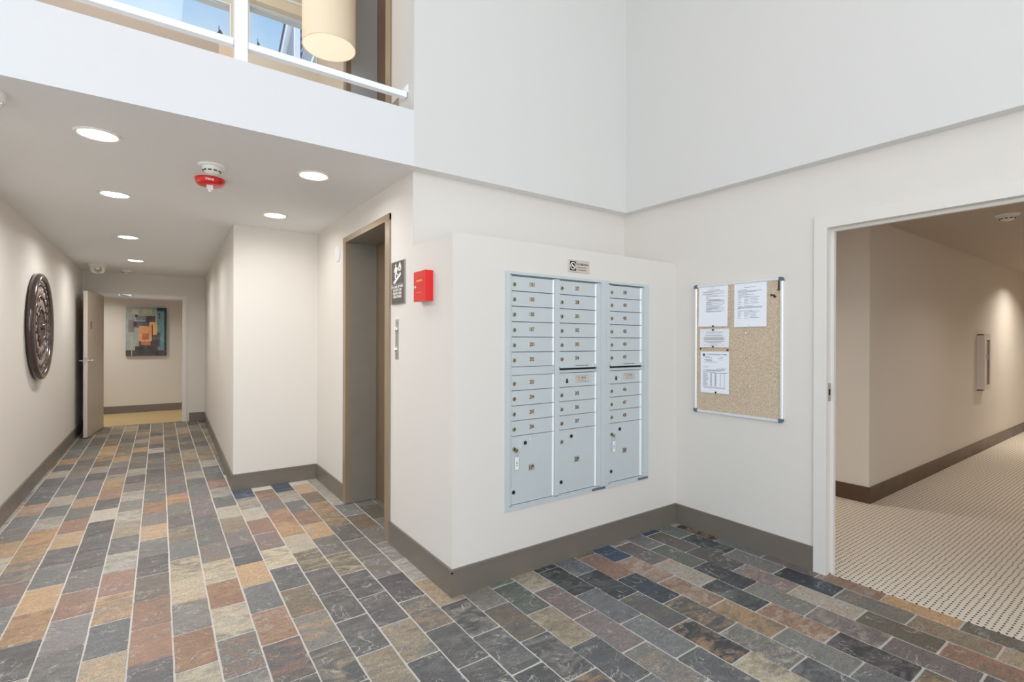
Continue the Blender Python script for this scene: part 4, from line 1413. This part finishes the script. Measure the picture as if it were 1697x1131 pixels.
# ------------------------------------------------------------------ ceiling fixtures
WARM = (1.0, 0.985, 0.97)
LPOS = [(-0.258, 3.30, 'large recessed light nearest the viewer at upper left', 1), (-0.263, 4.59, 'recessed light second in the left hallway row', 1),
        (-0.263, 6.42, 'recessed light third in the left hallway row', 1), (-0.257, 8.26, 'recessed light farthest down the hallway', 1),
        (0.801, 3.317, 'recessed light near the white edge band before the elevator', 1), (0.793, 4.565, 'recessed light in front of the elevator alcove wall', 1)]
ring_me = MB().lathe([(0.082, 0.0), (0.100, 0.0), (0.096, -0.006), (0.084, -0.007), (0.080, -0.003)], 36, close=False).mesh('trim_ring', WHITEP)
lens_me = MB().lathe([(0.081, -0.0005), (0.080, -0.003), (0.04, -0.0045), (0.002, -0.005)], 32).mesh('lens', LENS)
for (x, y, lab, on) in LPOS:
    r_ = empty('recessed_light', (x, y, ZC), lab, 'light', 'recessed ceiling lights')
    inst('trim_ring', ring_me, r_)
    inst('lens', lens_me, r_)
    area_light('downlight', (x, y, ZC-0.012), (0, 0, -1), 0.15, 0.15, 11.0 if x < 0 else 2.8, WARM, 'DISK', 165)
# corridor downlights outside the view and the lamp of the hall beyond the door
for (x, y, z, en) in ((9.6, 0.95, 2.40, 20), (6.3, 0.1, 2.40, 9), (12.3, 0.9, 2.40, 12), (4.1, 3.3, 2.40, 14)):
    area_light('downlight', (x, y, z-0.012), (0, 0, -1), 0.14, 0.14, en, (1.0, 0.92, 0.82), 'DISK', 140)
area_light('downlight', (-0.95, 10.75, ZC-0.012), (0, 0, -1), 0.14, 0.14, 12.5, (1.0, 0.95, 0.88), 'DISK', 140)
area_light('downlight', (1.6, 10.9, ZC-0.012), (0, 0, -1), 0.14, 0.14, 7, (1.0, 0.94, 0.86), 'DISK', 140)


def smoke(x, y, z, label, R_=0.072, slots=True, group=None):
    s_ = empty('smoke_detector', (x, y, z), label, 'smoke detector', group)
    MB().lathe([(R_, 0.0), (R_, -0.006), (R_*0.94, -0.010), (R_*0.72, -0.011)], 32).build('base_plate', WHITEP, s_)
    hd = MB().lathe([(R_*0.70, -0.010), (R_*0.68, -0.024), (R_*0.60, -0.036), (R_*0.46, -0.046), (R_*0.16, -0.052)], 32)
    hd.build('sensor_head', WHITEP, s_)
    sm = MB()
    for q in range(10):
        a = q*2*math.pi/10
        T = Matrix.Rotation(a, 4, 'Z') @ Matrix.Translation((R_*0.615, 0, -0.0345)) @ Matrix.Rotation(math.radians(40), 4, 'Y')
        sm.box(-0.002, 0.0025, -0.009, 0.009, -0.003, 0.003, T)
    sm.build('vent_slots', SLOT, s_)
    return s_


smoke(0.257, 3.494, ZC, 'white smoke detector on the hallway ceiling above the red alarm', 0.074)
smoke(-0.406, 9.57, ZC, 'distant white smoke detector near the hallway end wall', 0.085)
smoke(5.64, 0.97, 2.41, 'white smoke detector on the dark corridor ceiling at far right', 0.076)

fa = empty('fire_alarm', (0.268, 3.79, ZC), 'red ceiling fire alarm with white strobe behind the smoke detector', 'fire alarm')
RMZ = Matrix.Rotation(0.0, 4, 'Z')
MB().lathe([(0.084, 0.0), (0.087, -0.006), (0.085, -0.014), (0.079, -0.031), (0.069, -0.042), (0.055, -0.045), (0.01, -0.046)], 36).build('housing', REDP, fa)
tdir = Vector((-0.268, -3.79, 0)).normalized()
az_ = math.atan2(tdir.y, tdir.x)
TM = Matrix.Rotation(az_+math.pi/2, 4, 'Z')
tf = MB(TM)
# lettering lies on the sloping front of the housing, facing the lobby
TT = Matrix.Translation((0, -0.0832, -0.023)) @ Matrix.Rotation(math.radians(90+19), 4, 'X')
tf.text('FIRE', 0, 0, 0.001, 0.012, 0.046, 0.03, TT)
tf.build('lettering', SIGNW, fa)
sb_ = MB(TM)
sb_.bevbox(-0.018, 0.018, -0.030, 0.012, 0.0, 0.030, 0.006, Matrix.Translation((0, -0.015, -0.045)) @ Matrix.Rotation(math.pi, 4, 'X'))
sb_.lathe([(0.012, -0.070), (0.010, -0.082), (0.004, -0.088)], 14, Matrix.Translation((0, -0.010, 0)))
sb_.build('strobe_lens', STROBE, fa)

# dome cameras
dc = empty('dome_camera', (-0.597, 3.0, ZC), 'white dome security camera cut off by the left frame edge', 'camera', None)
MB().lathe([(0.062, 0.0), (0.062, -0.022), (0.056, -0.040), (0.050, -0.042)], 32).build('camera_body', WHITEP, dc)
MB().lathe([(0.047, -0.042), (0.044, -0.055), (0.034, -0.070), (0.018, -0.079), (0.003, -0.081)], 32).build('dome', DOME, dc)
MB().lathe([(0.016, -0.042), (0.018, -0.06), (0.010, -0.070)], 16).build('lens', BLACKP, dc)
dk = empty('dome_camera', (-0.70, 8.97, ZC), 'small white eyeball security camera on the far hallway ceiling', 'camera', None)
MB().lathe([(0.112, 0.0), (0.112, -0.028), (0.098, -0.050)], 28).build('camera_body', OFFW, dk)
MB().lathe([(0.080, -0.048), (0.084, -0.075), (0.075, -0.105), (0.055, -0.125), (0.006, -0.133)], 28).build('eyeball', WHITEP, dk)
MB(Matrix.Translation((0.01, -0.060, -0.085)) @ Matrix.Rotation(math.radians(75), 4, 'X')).lathe([(0.042, 0.0), (0.042, 0.022), (0.032, 0.026), (0.02, 0.018)], 20).build('lens', STEEL, dk)

# ------------------------------------------------------------------ carved medallion on the left wall (faces +x, viewer's right is +y)
MF = frame((0, 0, 0), (0, 1, 0), (0, 0, 1))
md = empty('wall_medallion', (XL, 6.43, 1.49), 'round dark carved wooden medallion on the left hallway wall', 'wall medallion')
RM = 0.50
MB(MF).lathe([(RM-0.035, 0.004), (RM, 0.010), (RM+0.006, 0.030), (RM-0.004, 0.056), (RM-0.025, 0.066), (RM-0.045, 0.060), (RM-0.055, 0.045), (RM-0.056, 0.02)], 64, close=False).build('outer_rim', WOOD, md)


def dring(name, r0, r1, z0, z1, seg=48):
    return MB(MF).lathe([(r0, z0), (r0, z1), (r0+(r1-r0)*.3, z1+0.006), (r0+(r1-r0)*.7, z1+0.006), (r1, z1), (r1, z0), (r0, z0)], seg, close=False).build(name, WOOD, md)


dring('inner_ring', 0.395, 0.412, 0.022, 0.036)
dring('inner_ring', 0.285, 0.302, 0.022, 0.036)
dring('inner_ring', 0.165, 0.180, 0.024, 0.038)


def petal_mesh(L, W, zb, zh, n=8):
    """leaf lying in the u-v plane, pointing along +u, hollow ribbed cross section"""
    vs_, fs = [], []
    for i in range(n+1):
        s = i/n
        hw_ = W*math.sin(math.pi*min(1, 0.08+0.92*s)**0.9)*0.5 if s < 1 else 0.0
        hw_ = max(hw_, 0.002)
        z = zb+zh*math.sin(math.pi*s)**0.7
        for t_ in (-1, -0.5, 0, 0.5, 1):
            vs_.append((L*s, hw_*t_, z-zh*0.55*(1-abs(t_)) if abs(t_) < 1 else zb+0.4*(z-zb)))
    for i in range(n):
        for j in range(4):
            a = i*5+j
            fs.append((a, a+5, a+6, a+1))
    return vs_, fs


def ring_of(name, count, r, L, W, zb, zh, phase=0.0, tilt=0.0, parent=None):
    vs_, fs = petal_mesh(L, W, zb, zh)
    base = MB(MF).add(vs_, fs, True)
    for i in range(count):
        a = phase+2*math.pi*i/count
        mb = MB(MF)
        T = Matrix.Rotation(a, 4, 'Z') @ Matrix.Translation((r, 0, 0)) @ Matrix.Rotation(tilt, 4, 'Z')
        mb.add(vs_, fs, True, T)
        # underside so that the leaf has thickness
        mb.add([(p[0], p[1], p[2]-0.008) for p in vs_], [tuple(reversed(f)) for f in fs], True, T)
        mb.build(name, WOODC if name != 'petal' else WOOD, md)


ring_of('petal', 12, 0.02, 0.155, 0.066, 0.030, 0.024)
MB(MF).lathe([(0.035, 0.03), (0.032, 0.058), (0.018, 0.068), (0.003, 0.070)], 20).build('centre_boss', WOOD, md)
ring_of('leaf', 16, 0.175, 0.115, 0.052, 0.026, 0.022, 0.1)
ring_of('scroll', 16, 0.185, 0.10, 0.026, 0.022, 0.030, 0.1+math.pi/16, 0.5)
ring_of('leaf', 24, 0.295, 0.105, 0.052, 0.026, 0.022, 0.0)
ring_of('scroll', 24, 0.30, 0.09, 0.022, 0.022, 0.030, math.pi/24, -0.5)
ring_of('bead', 40, 0.408, 0.048, 0.034, 0.026, 0.022, 0.0)
bar = MB(MF)
for i in range(16):
    a = 2*math.pi*i/16+0.1
    bar.box(0.03, 0.455, -0.006, 0.006, 0.014, 0.024, Matrix.Rotation(a, 4, 'Z'))
bar.build('back_lattice', WOOD, md)
MB(MF).lathe([(RM-0.05, 0.002), (RM-0.05, 0.012)], 64).build('back_panel', WOODD, md)

# ------------------------------------------------------------------ abstract painting beyond the door
pt = empty('painting', (-0.195, 11.70, 1.523), 'teal and orange abstract canvas seen through the open hallway door', 'painting')
PF = frame((0, 0, 0), (1, 0, 0), (0, 0, 1))
PW, PH = 0.31, 0.457
MB(PF).box(-PW, PW, -PH, PH, 0.0, 0.045).build('canvas', mat('canvas_edge', (60, 74, 78), 0.7), pt)


def paint(name, c1_, c2_, s_=9):
    m, n, l, b = new_mat(name)
    geo = n.new('ShaderNodeNewGeometry')
    nz = n.new('ShaderNodeTexNoise'); nz.inputs['Scale'].default_value = s_; nz.inputs['Detail'].default_value = 7; nz.inputs['Roughness'].default_value = 0.7
    rp = n.new('ShaderNodeValToRGB')
    rp.color_ramp.elements[0].position = 0.35; rp.color_ramp.elements[0].color = lin(c1_)
    rp.color_ramp.elements[1].position = 0.65; rp.color_ramp.elements[1].color = lin(c2_)
    l.new(geo.outputs['Position'], nz.inputs['Vector']); l.new(nz.outputs['Fac'], rp.inputs[0]); l.new(rp.outputs[0], b.inputs['Base Color'])
    b.inputs['Roughness'].default_value = 0.6
    return m


pm_ = [paint('paint_grey_teal', (146, 160, 160), (172, 180, 172)), paint('paint_teal', (92, 134, 148), (128, 164, 172)), paint('paint_dark_teal', (30, 58, 64), (58, 92, 96)),
       paint('paint_charcoal', (56, 56, 62), (96, 90, 92)), paint('paint_orange', (224, 150, 104), (236, 178, 132)), paint('paint_gold', (222, 170, 96), (240, 200, 128)),
       paint('paint_mauve', (120, 112, 122), (150, 140, 144)), paint('paint_rust', (168, 104, 84), (206, 140, 112)), paint('paint_cream', (206, 200, 166), (180, 182, 164)),
       paint('paint_slate', (78, 84, 96), (116, 118, 124))]
art = MB(PF)
lay = [0]


def patch_(i, x0, y0, x1, y1):
    """fractions of the canvas in photo order: x from left, y from top"""
    lay[0] += 1
    art.cur = i
    a, b_ = -PW+2*PW*x0, -PW+2*PW*x1
    c_, d_ = PH-2*PH*y0, PH-2*PH*y1
    art.flat([(a, d_), (b_, d_), (b_, c_), (a, c_)], 0.0455+lay[0]*0.00012)


patch_(0, 0, 0, 1, 1)
patch_(1, 0.76, 0.02, 0.95, 0.90); patch_(2, 0.94, 0, 1, 1); patch_(2, 0.75, 0, 1, 0.07)
patch_(8, 0.14, 0.05, 0.30, 0.14); patch_(8, 0.40, 0.04, 0.64, 0.13)
patch_(3, 0, 0.885, 1, 1); patch_(3, 0.22, 0.80, 0.78, 0.93)
patch_(6, 0.06, 0.255, 0.20, 0.52); patch_(9, 0.18, 0.30, 0.60, 0.42); patch_(3, 0.185, 0.30, 0.26, 0.39)
patch_(6, 0.24, 0.175, 0.48, 0.27); patch_(3, 0.48, 0.175, 0.72, 0.31)
patch_(3, 0.22, 0.155, 0.28, 0.21); patch_(3, 0.79, 0.12, 0.84, 0.165); patch_(3, 0.80, 0.19, 0.84, 0.215)
patch_(9, 0.62, 0.52, 0.84, 0.80); patch_(3, 0.32, 0.66, 0.80, 0.82)
patch_(5, 0.565, 0.30, 0.76, 0.565); patch_(3, 0.62, 0.36, 0.655, 0.64); patch_(8, 0.72, 0.05, 0.735, 0.30)
patch_(4, 0.31, 0.385, 0.63, 0.70); patch_(7, 0.385, 0.535, 0.565, 0.665); patch_(4, 0.36, 0.42, 0.50, 0.53); patch_(5, 0.34, 0.68, 0.56, 0.70)
patch_(7, 0.36, 0.70, 0.60, 0.78); patch_(3, 0.20, 0.295, 0.56, 0.31); patch_(8, 0.13, 0.60, 0.15, 1.0); patch_(0, 0.20, 0.62, 0.30, 0.80)
art.build('paint_layer', pm_, pt)

# ------------------------------------------------------------------ extinguisher cabinet in the right corridor
ec = empty('extinguisher_cabinet', (8.335, 1.675, 1.12), 'white fire extinguisher cabinet on the taupe corridor wall', 'cabinet')
cbx = MB(PF)
W2, H2, D2 = 0.145, 0.345, 0.07
cbx.box(-W2, -W2+0.012, -H2, H2, 0, D2-0.012); cbx.box(W2-0.012, W2, -H2, H2, 0, D2-0.012)
cbx.box(-W2, W2, H2-0.012, H2, 0, D2-0.012); cbx.box(-W2, W2, -H2, -H2+0.012, 0, D2-0.012)
cbx.box(-W2+0.012, W2-0.012, -H2+0.012, H2-0.012, 0, 0.006)
cbx.build('cabinet_box', mat('cabinet_white', (222, 214, 208), 0.4), ec)
cd = MB(PF)
cd.box(-W2, -W2+0.10, -H2, H2, D2-0.012, D2); cd.box(W2-0.045, W2, -H2, H2, D2-0.012, D2)
cd.box(-W2+0.10, W2-0.045, H2-0.07, H2, D2-0.012, D2); cd.box(-W2+0.10, W2-0.045, -H2, -H2+0.07, D2-0.012, D2)
cdo = cd.build('cabinet_door', mat('cabinet_white', (222, 214, 208), 0.4), ec)
MB(PF).box(-W2+0.10, W2-0.045, -H2+0.07, H2-0.07, D2-0.010, D2-0.007).build('door_glass', GLASS, cdo)
MB(PF).box(-W2+0.07, -W2+0.09, 0.03, 0.10, D2, D2+0.014).build('pull_handle', STEEL, cdo)
ex = MB(frame((0, 0, 0), (1, 0, 0), (0, 0, 1)))
EX = empty('fire_extinguisher', (8.355, 1.640, 0.79), 'red fire extinguisher inside the white corridor cabinet', 'fire extinguisher')
MB().lathe([(0.024, 0.0), (0.0265, 0.01), (0.0265, 0.30), (0.020, 0.34), (0.009, 0.36), (0.009, 0.38)], 20).build('cylinder_body', REDP, EX)
MB().box(-0.018, 0.018, -0.007, 0.007, 0.38, 0.40).box(-0.04, 0.012, -0.006, 0.006, 0.405, 0.412).build('valve_handle', BLACKP, EX)

# ------------------------------------------------------------------ pendant lamp on the upper landing
lm = empty('pendant_lamp', (1.056, 3.914, 3.605), 'cream drum pendant lamp hanging on the upper landing', 'lamp')
RL_ = 0.193
sh = MB().lathe([(RL_, 0.0), (RL_, 0.72), (RL_-0.004, 0.72), (RL_-0.004, 0.0), (RL_, 0.0)], 48, close=False)
sh.build('lamp_shade', SHADE, lm)
MB().lathe([(RL_-0.006, 0.004), (0.002, 0.0035)], 48, close=False).lathe([(RL_-0.006, 0.010), (0.002, 0.010)], 48, close=False).build('diffuser', DIFF, lm)
MB().tube([(0, 0, 0.70), (0, 0, 1.395)], 0.006, 8).build('cord', STEEL, lm)
area_light('landing_lamp', (-0.6, 4.1, 4.95), (0, 0, -1), 1.6, 1.2, 17, (1.0, 0.96, 0.90))  # added fill for the landing, has no fixture

# ------------------------------------------------------------------ outside: neighbouring house and trees
hz = math.radians(5.2)
HM = Matrix.Translation((2.389, 11.953, 0)) @ Matrix.Rotation(-hz, 4, 'Z')   # local y runs along the wall
hs_ = empty('neighbour_house', (2.389, 11.953, 0.0), 'pale grey lap sided house seen through the right upper window', 'house')
hs_.rotation_euler = (0, 0, -hz)
MB().box(0.06, 6.0, -6.0, 9.0, -1.0, 8.55).build('house_wall', mat('siding_gap_grey', (46, 52, 66), 0.7), hs_)
nbd = 34
for i in range(nbd):
    zt2 = 8.34-i*0.158
    MB().add([(0.03, -6, zt2), (0.06, -6, zt2), (0.06, -6, zt2-0.118), (-0.004, -6, zt2-0.118), (0.03, 9, zt2), (0.06, 9, zt2), (0.06, 9, zt2-0.118), (-0.004, 9, zt2-0.118)],
             [(0, 1, 2, 3), (7, 6, 5, 4), (0, 4, 5, 1), (1, 5, 6, 2), (2, 6, 7, 3), (3, 7, 4, 0)]).build('siding_board', SIDING, hs_)
MB().box(-0.07, 0.06, -6.1, 9.1, 8.36, 8.62).build('eave_board', SIDEW, hs_)
MB().box(-0.10, 0.05, -6.1, 9.1, 8.62, 8.70).build('roof_edge', mat('roof_edge_grey', (96, 104, 124), 0.6), hs_)
MB().add([(-0.1, -6.1, 8.70), (6.2, -6.1, 8.70), (3.0, -6.1, 10.2), (-0.1, 9.1, 8.70), (6.2, 9.1, 8.70), (3.0, 9.1, 10.2)],
         [(0, 1, 2), (5, 4, 3), (0, 2, 5, 3), (2, 1, 4, 5), (1, 0, 3, 4)]).build('roof', mat('roof_shingle_grey', (110, 112, 118), 0.8), hs_)
MB().box(-0.11, -0.02, -1.75, -1.52, -0.8, 8.36).build('downspout', SIDEW, hs_)
wnb = MB().box(-0.03, 0.06, -4.4, -3.0, 4.4, 6.05)
wno = wnb.build('window', SIDEW, hs_)
MB().box(-0.034, -0.02, -4.3, -3.1, 4.5, 5.95).build('pane', DGLASS, wno)


def fir(x, y, h, r, label, group='trees behind the upper windows', n=90, z0=-1.0, bare=0.15):
    t_ = empty('fir_tree', (x, y, z0), label, 'tree', group)
    MB().tube([(0, 0, 0), (0, 0, h*0.6), (0, 0, h)], [0.02*h, 0.012*h, 0.02], 8).build('trunk', BARK, t_)
    rr_ = random.Random(int(x*100+y))
    fo = MB()
    for i in range(n):
        s = bare+(1-bare)*i/n
        z = h*s
        L = r*(1-s)**0.8+0.15
        a = i*2.399+rr_.uniform(-.3, .3)
        droop = 0.28*L
        # a bough: stem fan of small needle sprays
        for j in range(7):
            u_ = (j+1)/7
            bxp, bzp = L*u_, z-droop*u_*u_
            wv_ = 0.16*L*(1.1-u_)+0.06
            for sgn in (-1, 1):
                p0 = (bxp, 0, bzp); p1 = (bxp+wv_*0.6, sgn*wv_, bzp-0.10*wv_-0.05); p2 = (bxp+wv_*0.9, sgn*wv_*0.35, bzp-0.02)
                p3 = (bxp+0.3*wv_, sgn*wv_*0.3, bzp+0.05)
                ca2, sa2 = math.cos(a), math.sin(a)
                fo.add([(q[0]*ca2-q[1]*sa2, q[0]*sa2+q[1]*ca2, q[2]) for q in (p0, p1, p2, p3)], [(0, 1, 2), (0, 2, 3), (0, 3, 1), (1, 3, 2)])
    fo.build('foliage', LEAF, t_)


fir(-1.95, 14.6, 13.5, 3.2, 'dark fir whose branch tips show at the top of the left upper window', None, 120)
fir(2.51, 30.0, 18.75, 3.0, 'distant fir tip above the rail in the left upper window', None, 80)
fir(6.48, 45.0, 26.9, 3.4, 'distant fir tip above the rail in the right upper window', None, 80)

# ------------------------------------------------------------------ structure carries no category
for o in list(scene.objects):
    if o.get('kind') == 'structure' and 'category' in o:
        del o['category']
